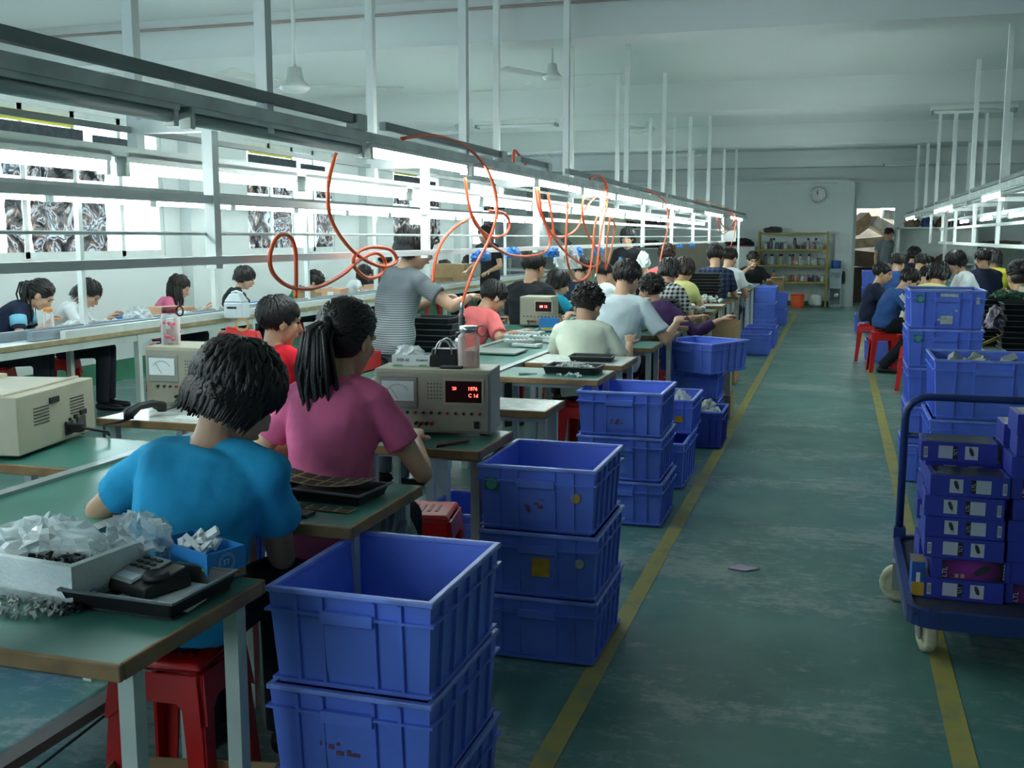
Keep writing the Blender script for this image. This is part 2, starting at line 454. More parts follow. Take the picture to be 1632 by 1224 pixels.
for wi, (a, b) in enumerate(WINDOWS):
    n = 4 if wi < 3 else 3
    mb = MB(); w = (b - a); cw = w / n
    xf = X0 - .06
    mb.frame((xf, (a + b) / 2, (zs0 + zs1) / 2), w, zs1 - zs0, .06, .08, 'x')
    mb.box((xf, (a + b) / 2, 2.0), (.08, w, .07)); mb.box((xf, (a + b) / 2, 2.36), (.08, w, .06))
    for k in range(1, n): mb.box((xf, a + k * cw, (zs0 + zs1) / 2), (.08, .06, zs1 - zs0))
    wo = structure(mb, 'window_%d' % (wi + 1), M_WHITE)
    gp = MB().span((xf - .012, a + .03, zs0 + .03), (xf - .006, b - .03, zs1 - .03)).build('window_pane', M_GLASS, wo)
    film_cols = {0: (), 1: (0, 1, 2), 2: (0, 1, 3), 3: (0, 2), 4: (1, 2)}[wi]
    for k in film_cols:
        y0, y1 = a + k * cw + .05, a + (k + 1) * cw - .05
        if wi == 1 and k == 0: y0 += .38
        if wi == 1 and k == 2: y1 -= .22
        for (zz0, zz1, fm) in ((1.36, 1.95, FILMS[(k + wi) % 3]), (2.06, 2.3, FILMS[(k + 1 + wi) % 3])):
            # gently buckled sheet
            g = MB(); nu, nv = 14, 10
            vs = []; fs = []
            for i in range(nu + 1):
                for j in range(nv + 1):
                    yy = y0 + (y1 - y0) * i / nu; z = zz0 + (zz1 - zz0) * j / nv
                    vs.append((xf + .05 + .012 * math.sin(yy * 21 + z * 13) * math.sin(z * 17 + yy * 5), yy, z))
            for i in range(nu):
                for j in range(nv):
                    q = i * (nv + 1) + j; fs.append((q, q + nv + 1, q + nv + 2, q + 1))
            g.add(vs, fs); vs2 = [(v[0] - .002, v[1], v[2]) for v in vs]; g.add(vs2, [f[::-1] for f in fs])
            g.build('printed_film', fm, wo, smooth=True)
    if 0 < wi < 4:
        MB().span((xf + .042, a + .08, 2.41), (xf + .05, a + w * .55, 2.55)).build('dark_film', M_FILMDARK, wo)
        MB().span((xf + .042, a + .1, 2.56), (xf + .05, a + w * .5, 2.66)).build('yellow_film', M_YEL, wo)
        MB().span((xf + .042, a + w * .6, 2.41), (xf + .05, a + w * .9, 2.52)).build('dark_film', M_FILMDARK, wo)

# clock on the far wall
t = thing('wall_clock', 'round chrome wall clock high on the far wall above the yellow jar rack', 'clock', (-.47, Y1 - .02, 2.42))
MB().lathe([(.15, 0), (.17, .01), (.17, .035), (.155, .045), (.145, .03)], 32, ring=True).build('rim', M_CHROME, t, smooth=True).rotation_euler = (R(90), 0, 0)
MB().lathe([(.146, .02), (.146, .026)], 32).build('dial', M_PAPER, t).rotation_euler = (R(90), 0, 0)
tm = MB()
for k in range(12):
    a = k * math.pi / 6
    tm.box((.12 * math.sin(a), -.028, .12 * math.cos(a)), (.012, .003, .012))
tm.build('hour_marks', M_BLACK, t)
MB().bar((0, -.031, 0), (-.02, -.031, .075), .012, .003).build('hour_hand', M_BLACK, t)
MB().bar((0, -.034, 0), (.015, -.034, .11), .008, .003).build('minute_hand', M_BLACK, t)

# ceiling fans
def fan(loc, rz, label):
    t = thing('ceiling_fan', label, 'fan', loc, rz, 'ceiling fans')
    zc = ZC - loc[2]
    MB().tube([(0, 0, zc), (0, 0, .1)], .011, 8).build('down_rod', M_WHITE, t, smooth=True)
    MB().lathe([(.02, .11), (.04, .105), (.05, .035), (.07, .02), (.085, 0), (.085, -.012), (.06, -.032), (.0, -.04)], 24).build('motor_housing', M_WHITE, t, smooth=True)
    MB().lathe([(.03, zc - .08), (.055, zc - .01), (.055, zc)], 16).build('canopy', M_WHITE, t, smooth=True)
    for k in range(3):
        a = k * 2 * math.pi / 3
        b = MB(); b.M = Matrix.Rotation(a, 4, 'Z')
        b.hexa([(.09, -.03, -.004), (.62, -.075, -.012), (.62, .055, .012), (.09, .03, .004)], [(.09, -.03, 0), (.62, -.075, -.008), (.62, .055, .016), (.09, .03, .008)])
        b.build('blade', M_WHITE, t)
    return t
for (x, y, Y, rz, lab) in ((470, 138, 5.6, .4, 'white ceiling fan nearest the camera above the unlit front fixtures'),
                           (880, 122, 9.2, 0.05, 'white ceiling fan hanging in the middle bay right of the paired poles'),
                           (730, 210, 15.0, .7, 'white ceiling fan left of the long ceiling lamp'),
                           (1035, 206, 15.2, 0.0, 'white ceiling fan between the centre poles in the third bay'),
                           (872, 250, 20.0, .3, 'small white ceiling fan in the farthest left bay'),
                           (1112, 246, 20.2, .2, 'small white ceiling fan among the farthest centre poles')):
    fan(PY(x, y, Y), rz, lab)
# ceiling lamps, unlit twin fixtures under the beams
for (a, b, Y, z, lab) in ((758, 890, 13.0, 2.93, 'long unlit twin tube lamp under the second beam, left'),
                          (1493, 1632, 13.0, 2.93, 'long unlit twin tube lamp under the second beam at right'),
                          (1420, 1510, 22.9, 2.98, 'small unlit twin tube lamp before the farthest beam')):
    pa, pb = PY(a, 0, Y).x, PY(b, 0, Y).x
    t = thing('ceiling_lamp', lab, 'lamp', ((pa + pb) / 2, Y, z))
    w = pb - pa
    MB().box((0, 0, 0), (w, .16, .05)).build('lamp_housing', M_WHITE, t)
    for q in (-.05, .05):
        MB().tube([(-w / 2 + .03, q, -.045), (w / 2 - .03, q, -.045)], .013, 8).build('tube', M_PAPER, t, smooth=True)
    for q in (-1, 1): MB().box((q * (w / 2 - .015), 0, -.04), (.025, .14, .05)).build('end_socket', M_GREY, t)
# ---------------------------------------------------------------- overhead racks, fluorescent fixtures, benches, desks, stools
M_TUBE = emit('lit_fluorescent_tube', TUBE_COLOR, TUBE_POWER)
M_TUBEOFF = mat('unlit_fluorescent_tube', 'b9c4c0', .3, var=0)
M_RACK = mat('white_rack_tube_paint', 'eef2ee', .45, var=.06, scale=4)

def make_fixture(lit, length=1.22):
    t = thing('fluorescent_fixture', 'x', 'lamp')
    MB().box((0, 0, .035), (.05, length, .035)).build('housing', M_GALV if not lit else M_WHITE, t)
    MB().tube([(0, -length / 2 + .03, 0), (0, length / 2 - .03, 0)], .019, 12).build('tube', M_TUBE if lit else M_TUBEOFF, t, smooth=True)
    for s in (-1, 1):
        MB().box((0, s * (length / 2 - .012), .008), (.042, .024, .075)).build('end_socket', M_WHITE, t, bevel=.004)
    return t
FIX = {}
def fixture(x, y, z, lit, label, group):
    k = bool(lit)
    if k not in FIX:
        FIX[k] = make_fixture(k); o = FIX[k]; o.location = (x, y, z); o['label'] = label; o['group'] = group; return o
    return dup(FIX[k], (x, y, z), 0, label, group)
def row(x, y0, n, z, lit, where, group, pitch=1.28):
    for k in range(n):
        l = lit(k)
        fixture(x, y0 + (k + .5) * pitch, z, l, '%s tube lamp, %s from the near end of %s' % ('lit' if l else 'unlit', ORD[k], where), group)

def post(name, x, y, z0, z1, parent, w=.042):
    return MB().box((0, 0, (z0 + z1) / 2), (w, w, z1 - z0)).build(name, M_RACK, parent, loc=(x, y, 0))

# centre rack over the middle bench
CENTRE_Y = [3.27, 5.28, 7.45, 9.7, 11.85, 14.0, 16.15, 18.3, 20.45]
rack = thing('light_rack', 'long white tube rack hung from the ceiling over the centre bench', 'rack', (-2.1, 0, 0))
for i, y in enumerate(CENTRE_Y):
    for x in (.22, -.3):
        post('ceiling_post', x, y, 1.85 if x > 0 else 1.8, ZC, rack)
    MB().box((-.04, y, 1.885), (.56, .045, .045)).build('cross_beam', M_RACK, rack)
    post('drop_post', 0, y, 1.39, 1.87, rack, .04)
MB().bar((0, .6, 1.63), (0, 20.6, 1.63), .03, .027).build('upper_rail', M_RACK, rack)
MB().bar((0.03, .6, 1.42), (0.03, 20.6, 1.42), .03, .028).build('lower_rail', M_RACK, rack)
MB().tube([(-.02, .6, 1.515), (-.02, 10, 1.505), (-.02, 20.5, 1.51)], .006, 6).build('tension_wire', M_GALV, rack)
MB().bar((.22, .1, 1.905), (.22, 22.9, 1.905), .06, .04).build('lamp_channel', M_GALV, rack)
MB().box((.17, 2.05, 1.89), (.04, 4.0, .09)).build('cable_tray', M_GALV, rack)
for (a, b) in ((0.1, 4.0), (4.2, 5.9), (6.2, 6.9), (7.4, 11.9), (12.2, 16.0), (16.3, 22.5)):
    MB().bar((.24, a, 1.965), (.24, b, 1.965), .03, .035).build('air_pipe', M_DARKBAR, rack)
    MB().box((.24, b - .05, 1.955), (.05, .09, .06)).build('pipe_joint', M_GALV, rack)
MB().bar((-.3, .6, 1.795), (-.3, 20.6, 1.795), .05, .035).build('lamp_channel', M_WHITE, rack)
MB().bar((-.31, .6, 1.875), (-.31, 20.6, 1.875), .02, .02).build('air_pipe', M_GREY, rack)
MB().box((.2, 21.6, .95), (.04, .04, 1.9)).build('end_post', M_RACK, rack)
row(-1.88, .21, 3, 1.85, lambda k: False, 'the main row over the bench front', 'lamps of the main centre row')
row(-1.88, 4.05, 14, 1.85, lambda k: k not in (8, 11), 'the lit main centre row', 'lamps of the main centre row')
row(-2.4, .54, 15, 1.74, lambda k: True, 'the lower centre row', 'lamps of the lower centre row', 1.3)

# wall side rack standing on the wall bench
rack = thing('light_rack', 'white tube rack standing on the bench along the window wall', 'rack', (-5.72, 0, 0))
for k in range(8):
    y = 5.15 + 1.87 * k
    MB().box((0, y, 1.3), (.045, .045, 1.1)).build('upright_post', M_RACK, rack)
MB().bar((0, 4.4, 1.84), (0, 20.6, 1.84), .06, .04).build('lamp_channel', M_RACK, rack)
MB().bar((.06, 4.4, 1.9), (.06, 20.6, 1.9), .025, .03).build('top_rail', M_GREY, rack)
row(-5.7, 5.4, 12, 1.79, lambda k: True, 'the row above the window wall bench', 'lamps of the window wall row', 1.27)

# right rack over the right bench
RIGHT_Y = [7.6, 9.75, 11.9, 13.9, 16.1, 18.0, 20.2]
rack = thing('light_rack', 'white tube rack hung from the ceiling over the right bench', 'rack', (1.56, 0, 0))
for y in RIGHT_Y:
    for x in (-.27, .33): post('ceiling_post', x, y, 1.8, ZC, rack)
    MB().box((.03, y, 1.885), (.62, .045, .045)).build('cross_beam', M_RACK, rack)
    post('drop_post', 0, y, 1.39, 1.87, rack, .04)
MB().bar((0, 6.0, 1.415), (0, 18.4, 1.415), .035, .035).build('lower_rail', M_RACK, rack)
MB().bar((0, 6.0, 1.63), (0, 18.4, 1.63), .03, .03).build('upper_rail', M_RACK, rack)
MB().bar((-.29, 6.0, 1.905), (-.29, 22.6, 1.905), .07, .05).build('lamp_channel', M_GALV, rack)
MB().bar((-.27, 6.0, 1.97), (-.27, 22.6, 1.97), .03, .03).build('air_pipe', M_DARKBAR, rack)
MB().bar((.31, 7.0, 1.795), (.31, 20.4, 1.795), .05, .035).build('lamp_channel', M_WHITE, rack)
MB().box((-.02, 17.2, .93), (.045, .045, 1.86)).build('end_post', M_RACK, rack)
row(1.27, 6.9, 12, 1.85, lambda k: k in (2, 5, 6, 10, 11), 'the right bench aisle row', 'lamps of the right aisle row')
row(1.87, 9.5, 7, 1.74, lambda k: k in (0, 1, 2, 4, 6), 'the right bench outer row', 'lamps of the far right row')

# ---------------------------------------------------------------- benches
def bench(name, label, x0, x1, y0, y1, top, rails, loc_legs, h=.75):
    t = thing(name, label, 'workbench', ((x0 + x1) / 2, (y0 + y1) / 2, 0))
    w, d = x1 - x0, y1 - y0
    MB().box((0, 0, h - .016), (w - .02, d, .026)).build('worktop', top, t)
    for s in (-1, 1):
        if rails[0 if s < 0 else 1]:
            MB().box((s * (w / 2 - .018), 0, h - .02), (.045, d, .055)).build('edge_rail', M_ALU, t)
        else:
            MB().box((s * (w / 2 - .006), 0, h - .018), (.014, d, .034)).build('edge_band', M_EDGEWOOD, t)
    for y in loc_legs:
        for s in (-1, 1):
            MB().box((s * (w / 2 - .06), y - (y0 + y1) / 2, (h - .03) / 2), (.045, .045, h - .03)).build('leg', M_LEG, t)
    for s in (-1, 1):
        MB().box((s * (w / 2 - .06), 0, h - .065), (.03, d - .1, .07)).build('side_beam', M_LEG, t)
    return t
M_ALU = mat('aluminium_rail', 'a9b4b4', .35, .5, var=.12, scale=9)
M_EDGEWOOD = mat('pale_wood_edge', 'a3916a', .6, var=.25, scale=10)
M_WALLTOP = mat('white_bench_laminate', 'e2e8e6', .35, var=.08)
bench('assembly_workbench', 'long green topped centre bench with aluminium rails under the middle rack', -2.34, -1.79, .9, 21.4, M_GREENTOP, (1, 1), [1.6 + 1.6 * k for k in range(13)])
wb = bench('assembly_workbench', 'long white topped bench along the window wall', -6.25, -5.45, 4.3, 20.8, M_WALLTOP, (0, 0), [5.6 + 1.8 * k for k in range(9)])
for (x, y0, z) in ((.28, -6.3, .785), (.12, -6.45, .785), (.36, -6.05, .775)):
    MB().box((x, (y0 + 9.2) / 2, z), (.05, 9.2 - y0, .065), 0).build('guide_rail', mat('blue_grey_rail', '8b98a0', .4, .2) if x < .3 else M_WHITE, wb)
bench('assembly_workbench', 'long green topped bench under the right rack', 1.36, 1.9, 6.6, 21.0, M_GREENTOP, (1, 1), [7.0 + 1.8 * k for k in range(8)])

# ---------------------------------------------------------------- small desks
M_WRAP = mat('scratched_white_wrap', 'c9d0ca', .28, var=.3, scale=22, bump=.1)
DESK = {}
def desk(x, y, w, d, label, group, top=None, h=.75, two=False):
    key = (round(w, 2), round(d, 2), top.name if top else '', h, two)
    if key in DESK: return dup(DESK[key], (x, y, 0), 0, label, group)
    t = thing('work_desk', label, 'desk', (x, y, 0), 0, group); DESK[key] = t
    MB().box((0, 0, h - .012), (w - .012, d - .012, .026)).build('tabletop', top or M_GREENTOP, t)
    e = MB()
    for (cx, cy, ww, dd) in ((0, -d / 2 + .006, w, .013), (0, d / 2 - .006, w, .013), (-w / 2 + .006, 0, .013, d - .026), (w / 2 - .006, 0, .013, d - .026)):
        e.box((cx, cy, h - .015), (ww, dd, .033))
    e.build('edge_band', M_EDGE, t, bevel=.004)
    for sx in ((1,) if two else (-1, 1)):
        for sy in (-1, 1):
            MB().box((sx * (w / 2 - .035), sy * (d / 2 - .075), (h - .03) / 2), (.034, .034, h - .03)).build('leg', M_LEG, t)
    MB().box((-.08 if two else 0, 0, h - .05), (w - .16, .3 * d, .04)).build('under_beam', M_LEG, t)
    return t
AISLE = [(1.74, .5, None), (2.67, .5, None), (3.66, .42, None), (4.52, .34, M_WRAP), (5.62, .44, None), (6.31, .5, M_WRAP), (7.33, .48, None), (8.25, .45, None)]
AISLE += [(9.15 + .93 * k, .45, M_WRAP if k % 3 == 0 else None) for k in range(13)]
for i, (y, d, top) in enumerate(AISLE):
    desk(-1.48, y, .6, d, 'small %s desk, %s from the camera along the aisle side of the centre bench' % ('white wrapped' if top else 'green topped', ORD[i] if i < 20 else 'last'), 'desks on the aisle side of the centre bench', top, .75, i == 0)
LEFTD = [(3.04, .5, None), (3.95, .62, M_WRAP), (5.35, .5, None), (6.2, .5, None), (8.45, .5, None), (9.75, .45, None), (10.9, .45, None), (12.0, .45, None), (13.2, .45, None), (14.4, .45, None), (15.6, .45, None), (16.8, .45, None), (18.0, .45, None)]
for i, (y, d, top) in enumerate(LEFTD):
    desk(-2.645, y, .58, d, 'small %s desk, %s from the camera on the window side of the centre bench' % ('pale wrapped' if top else 'green topped', ORD[i]), 'desks on the window side of the centre bench', top)
for i, (y, d) in enumerate([(7.5, .5), (8.6, .5), (9.7, .5), (10.8, .5), (11.9, .5), (13.0, .5), (14.1, .5), (15.2, .5), (16.4, .5), (17.6, .5), (18.8, .5)]):
    desk(1.09, y, .5, d, 'small green topped desk, %s from the camera along the right bench' % ORD[i], 'desks along the right bench')

# ---------------------------------------------------------------- red plastic stools
def make_stool():
    t = thing('plastic_stool', 'x', 'stool')
    s = MB().lathe([(.0, .43), (.15, .432), (.165, .44), (.168, .45), (.15, .458), (.02, .455), (0, .455)], 4)
    s.v = [tuple(Matrix.Rotation(R(45), 3, 'Z') @ Vector(v)) for v in s.v]
    s.build('seat', M_RED, t, bevel=.012)
    k = MB()
    for i in range(5): k.box((-.06 + .03 * i, 0, .4572), (.012, .1, .003))
    k.build('seat_slots', mat('dark_red_slots', '7a1012', .5), t)
    for sx in (-1, 1):
        for sy in (-1, 1):
            a, b = (sx * .118, sy * .118), (sx * .148, sy * .148)
            L = MB()
            for (dx, dy) in ((-sx * .055, 0), (0, -sy * .055)):
                px, py = sorted((0, dx)), sorted((0, dy))
                tx = px if dx else (-.006, .006); ty = py if dy else (-.006, .006)
                f = .65
                L.hexa([(b[0] + tx[0] * f, b[1] + ty[0] * f, 0), (b[0] + tx[1] * f, b[1] + ty[0] * f, 0), (b[0] + tx[1] * f, b[1] + ty[1] * f, 0), (b[0] + tx[0] * f, b[1] + ty[1] * f, 0)],
                       [(a[0] + tx[0], a[1] + ty[0], .435), (a[0] + tx[1], a[1] + ty[0], .435), (a[0] + tx[1], a[1] + ty[1], .435), (a[0] + tx[0], a[1] + ty[1], .435)])
            L.build('leg', M_RED, t)
    r = MB()
    for i in range(4):
        a = R(90 * i); c, s_ = math.cos(a), math.sin(a)
        q = .128
        p = lambda u, z: (c * (q + (.435 - z) * .11) - s_ * u, s_ * (q + (.435 - z) * .11) + c * u, z)
        hw = .115
        vs = [p(-hw, .435), p(hw, .435), p(hw + .014, .31), p(.06, .365), p(-.06, .365), p(-hw - .014, .31)]
        r.add(vs + [tuple(Vector(v) - Vector((c * .006, s_ * .006, 0))) for v in vs], [tuple(range(6)), tuple(range(11, 5, -1))] + [(j, 6 + j, 6 + (j + 1) % 6, (j + 1) % 6) for j in range(6)])
    r.build('skirt', M_RED, t)
    return t
STOOL = []
def stool(x, y, rz, label):
    if not STOOL:
        o = make_stool(); o.location = (x, y, 0); o.rotation_euler = (0, 0, rz); o['label'] = label; o['group'] = 'red stools'; STOOL.append(o); return o
    return dup(STOOL[0], (x, y, 0), rz, label, 'red stools')
# ---------------------------------------------------------------- blue turnover crates
M_LABELG = mat('green_label', '1f7a55', .5, var=.1)
M_LABELY = mat('yellow_label', 'c79a2a', .5, var=.2, scale=30)
M_LABELW = mat('pale_label', 'b9bfb8', .5, var=.25, scale=40)
M_SCRAWL = mat('faded_red_stencil', '7d4a6a', .7)
CR = {}
def crate_proto(w, d, h, dark):
    key = (w, d, h, dark)
    if key in CR: return CR[key][0], False
    t = thing('plastic_crate', 'x', 'crate'); CR[key] = [t]
    m = M_BLUE2 if dark else M_BLUE
    k = .93; wt = .007
    def ring(s, z, inset=0): # half sizes at height z
        f = k + (1 - k) * z / h
        return w / 2 * f - inset, d / 2 * f - inset
    s = MB()
    # walls (outer + inner skins)
    o0, o1, i0, i1 = ring(s, 0), ring(s, h), ring(s, .008, wt), ring(s, h, wt)
    q = lambda a, z: [(-a[0], -a[1], z), (a[0], -a[1], z), (a[0], a[1], z), (-a[0], a[1], z)]
    v = q(o0, .003) + q(o1, h) + q(i1, h) + q(i0, .012)
    f = [(3, 2, 1, 0), (12, 13, 14, 15)]
    for a in range(4):
        b = (a + 1) % 4
        f += [(a, b, 4 + b, 4 + a), (4 + a, 4 + b, 8 + b, 8 + a), (8 + a, 8 + b, 12 + b, 12 + a)]
    s.add(v, f)
    # ribs
    def side_rib(u, face, z0, z1, t_=.009, rw=.008):
        for sgn in (-1, 1):
            a0, a1 = ring(s, z0), ring(s, z1)
            if face == 'x':
                s.hexa([(u - rw / 2, sgn * a0[1], z0), (u + rw / 2, sgn * a0[1], z0), (u + rw / 2, sgn * (a0[1] + t_), z0), (u - rw / 2, sgn * (a0[1] + t_), z0)],
                       [(u - rw / 2, sgn * a1[1], z1), (u + rw / 2, sgn * a1[1], z1), (u + rw / 2, sgn * (a1[1] + t_), z1), (u - rw / 2, sgn * (a1[1] + t_), z1)])
            else:
                s.hexa([(sgn * a0[0], u - rw / 2, z0), (sgn * (a0[0] + t_), u - rw / 2, z0), (sgn * (a0[0] + t_), u + rw / 2, z0), (sgn * a0[0], u + rw / 2, z0)],
                       [(sgn * a1[0], u - rw / 2, z1), (sgn * (a1[0] + t_), u - rw / 2, z1), (sgn * (a1[0] + t_), u + rw / 2, z1), (sgn * a1[0], u + rw / 2, z1)])
    for u in (-.32, -.16, .16, .32): side_rib(u * w, 'x', .012, h - .012)
    for u in (-.36, -.18, 0, .18, .36): side_rib(u * d, 'y', .012, h - .012)
    for z in (.016, h - .052):   # flanges
        a = ring(s, z); t_ = .011
        for (c, dd) in (((0, -a[1] - t_ / 2, z), (2 * a[0] + 2 * t_, t_, .006)), ((0, a[1] + t_ / 2, z), (2 * a[0] + 2 * t_, t_, .006)),
                        ((-a[0] - t_ / 2, 0, z), (t_, 2 * a[1], .006)), ((a[0] + t_ / 2, 0, z), (t_, 2 * a[1], .006))):
            s.box(c, dd)
    s.build('shell', m, t)
    r = MB(); a = ring(s, h)
    t_ = .017
    for (c, dd) in (((0, -a[1] + .002, h), (2 * a[0] + .014, t_, .014)), ((0, a[1] - .002, h), (2 * a[0] + .014, t_, .014)),
                    ((-a[0] + .002, 0, h), (t_, 2 * a[1], .014)), ((a[0] - .002, 0, h), (t_, 2 * a[1], .014))):
        r.box((c[0], c[1], c[2] - .004), dd)
    r.build('rim', M_BLUERIM if not dark else M_BLUE, t, bevel=.004)
    for sgn in (-1, 1):
        p = MB(); a0, a1 = ring(s, .04), ring(s, h - .06); hw = w * .16
        g = .006
        p.hexa([(-hw * .9, sgn * a0[1], .04), (hw * .9, sgn * a0[1], .04), (hw * .9, sgn * (a0[1] + g), .04), (-hw * .9, sgn * (a0[1] + g), .04)],
               [(-hw, sgn * a1[1], h - .075), (hw, sgn * a1[1], h - .075), (hw, sgn * (a1[1] + g), h - .075), (-hw, sgn * (a1[1] + g), h - .075)])
        p.box((0, sgn * (a1[1] + .008), h - .055), (2 * hw, .02, .028))
        p.build('grip_panel', m, t)
    return t, True
def crate(x, y, z, w, d, h, label, group, rz=0.0, dark=False, stickers=()):
    p, new = crate_proto(w, d, h, dark)
    o = p if new else dup(p, (x, y, z), rz, label)
    if not new:
        for ch in list(o.children):
            if ch.name.startswith(('sticker', 'stencil')): bpy.data.objects.remove(ch)
    o.location = (x, y, z); o.rotation_euler = (0, 0, rz); o['label'] = label; o['group'] = group
    CR[(w, d, h, dark)].append((o, stickers, w, d, h))
    return o
def finish_crates():
    for key, lst in CR.items():
        for (o, st, w, d, h) in lst[1:]:
            for (u, vv, sw, sh, m, nm) in st:
                zz = vv * h; f = .93 + .07 * zz / h
                b = MB()
                yb = -d / 2 * f - .0085
                if nm == 'stencil':
                    for i in range(7):
                        b.box((u * w + rnd.uniform(-.5, .5) * sw, yb + .001, zz + rnd.uniform(-.5, .5) * sh), (rnd.uniform(.006, .02), .002, rnd.uniform(.004, .012)))
                elif nm == 'round':
                    b.v = []; b.lathe([(sw / 2, 0), (sw / 2, .0015)], 20)
                    b.v = [(v[0] + u * w, yb + v[2], v[1] + zz) for v in b.v]
                else:
                    b.box((u * w, yb, zz), (sw, .0016, sh))
                b.build('stencil_mark' if nm == 'stencil' else 'sticker', m, o)
                if m is M_LABELG:
                    MB().lathe([(sw * .36, 0), (sw * .36, .001)], 18).build('sticker_oval', mat('pale_green_oval', '5fae93', .5), o, loc=(u * w, yb - .0012, zz)).rotation_euler = (R(90), 0, 0)
POS3 = ['bottom', 'middle', 'top']
def stack(x, y, w, d, h, n, where, group, stick={}, jit=.008, rz=0.0, dark=False):
    names = {1: ['single'], 2: ['lower', 'upper'], 3: POS3, 4: ['bottom', 'second', 'third', 'top'], 5: ['bottom', 'second', 'third', 'fourth', 'top']}[n]
    out = []
    for k in range(n):
        out.append(crate(x + (rnd.uniform(-jit, jit) if k else 0), y + (rnd.uniform(-jit, jit) if k else 0), k * (h + .001), w, d, h,
                         '%s blue plastic crate of the stack %s' % (names[k], where) if n > 1 else 'blue plastic crate %s' % where, group, rz, dark, stick.get(k, ())))
    return out
G1 = 'blue crates along the left aisle line'
stack(-1.02, 2.31, .40, .48, .235, 3, 'nearest the camera, beside the blue T-shirt', G1, {1: [(-.05, .42, .1, .05, M_SCRAWL, 'stencil')]})
stack(-.965, 3.69, .42, .48, .235, 3, 'beside the tester desk and pink polo', G1,
      {2: [(-.38, .72, .055, .045, M_LABELG, 's'), (.34, .58, .035, .04, M_LABELY, 'round'), (.02, .42, .1, .05, M_SCRAWL, 'stencil')],
       1: [(.03, .5, .065, .07, M_LABELY, 's'), (.36, .6, .034, .034, M_LABELW, 'round')]})
stack(-1.04, 5.55, .44, .48, .235, 3, 'before the white wrapped desk', G1,
      {2: [(.0, .4, .1, .05, M_SCRAWL, 'stencil')], 1: [(.0, .5, .06, .05, M_SCRAWL, 'stencil')]})
crate(-.99, 6.5, 0, .32, .62, .28, 'long low blue crate on the floor behind the third stack', G1)
crate(-.98, 6.72, .281, .32, .5, .22, 'blue crate with a yellow sticker set on the long low crate', G1, 0, False, [(.25, .45, .05, .04, M_LABELY, 's')])
crate(-.875, 7.68, 0, .28, .4, .27, 'dark blue crate full of white plastic parts on the floor by the yellow line', G1, 0, True)
stack(-1.06, 8.5, .42, .46, .225, 2, 'under the large turned crate', G1)
crate(-.99, 8.41, .452, .5, .52, .24, 'large empty blue crate turned askew on top of two crates', G1, R(-27))
crate(-.99, 14.0, 0, .4, .5, .27, 'blue crate on the floor just past the tall open carton', G1)
crate(-.97, 14.95, 0, .42, .55, .28, 'blue crate on the floor behind the crate past the carton', G1)
stack(-1.1, 16.7, .46, .5, .25, 3, 'far down the left aisle line', G1, {1: [(0, .5, .1, .07, M_SCRAWL, 'stencil')]})
stack(-1.0, 18.7, .4, .5, .28, 2, 'farthest along the left aisle line', G1)
crate(-1.5, 4.5, 0, .5, .42, .28, 'open blue crate on the floor under the tester desk', 'blue crates under the desks')
crate(-2.66, 3.05, 0, .46, .4, .28, 'blue crate on the floor under the back facing instrument', 'blue crates under the desks')
crate(-3.2, 4.45, 0, .5, .4, .36, 'blue crate with a black bag behind the pale desk', 'blue crates under the desks')
crate(-2.65, 3.9, 0, .48, .4, .3, 'blue crate on the floor under the pale desk with the handset', 'blue crates under the desks')
G2 = 'blue crates along the right aisle line'
grn = [(-.36, .78, .05, .045, M_LABELG, 's')]
stack(.645, 7.05, .42, .5, .236, 5, 'tall and narrow behind the trolley', G2,
      {4: grn + [(.0, .42, .11, .11, M_LABELW, 'stencil'), (.0, .25, .07, .05, M_LABELW, 's'), (.02, .88, .1, .02, M_LABELW, 's'), (.4, .75, .02, .04, M_LABELW, 's')], 3: grn + [(0, .3, .1, .05, M_SCRAWL, 'stencil')]})
stack(.75, 5.8, .54, .5, .3, 3, 'short and wide behind the trolley', G2)
crate(.52, 13.62, 0, .3, .42, .26, 'blue crate on the floor beside the red stools', G2)
crate(.47, 17.8, 0, .32, .42, .28, 'blue crate on the floor beyond the red stools', G2, 0, False, [(-.3, .75, .05, .05, M_LABELG, 's'), (.3, .5, .06, .1, M_LABELW, 's')])
stack(.66, 20.2, .42, .5, .3, 3, 'beside the doorway behind the two seated men', G2)
finish_crates()

# white parts and foam lying in crates (each heap is uncountable clutter)
def heap(name, label, cat, c, rx, ry, n, size, m, h=.05, kind='stuff', seed=1):
    q = random.Random(seed); b = MB()
    for i in range(n):
        a = q.uniform(0, 6.28); r = math.sqrt(q.random())
        x, y = r * rx * math.cos(a), r * ry * math.sin(a)
        z = h * (1 - r * r) * q.uniform(.3, 1) + size * .35
        s = size * q.uniform(.6, 1.3)
        M = Matrix.Translation((x, y, z)) @ Euler((q.uniform(-.9, .9), q.uniform(-.9, .9), q.uniform(0, 6))).to_matrix().to_4x4()
        b.M = M
        if q.random() < .5: b.box((0, 0, 0), (s * 1.5, s * .55, s * .3))
        else: b.hexa([(-s * .6, -s * .3, 0), (s * .6, -s * .3, 0), (s * .4, s * .3, 0), (-s * .5, s * .3, 0)], [(-s * .5, -s * .25, s * .35), (s * .3, -s * .25, s * .25), (s * .4, s * .2, s * .35), (-s * .5, s * .3, s * .3)])
    b.M = None
    o = b.build(name, m, loc=c); tag(o, label, cat, kind=kind); return o
M_PARTS = mat('grey_white_moulded_parts', 'c3c9c5', .5, var=.1, scale=30)
heap('moulded_parts', 'white moulded parts filling the dark blue crate by the yellow line', 'parts', (-.875, 7.68, .2), .1, .15, 40, .06, M_PARTS, .08, seed=3)
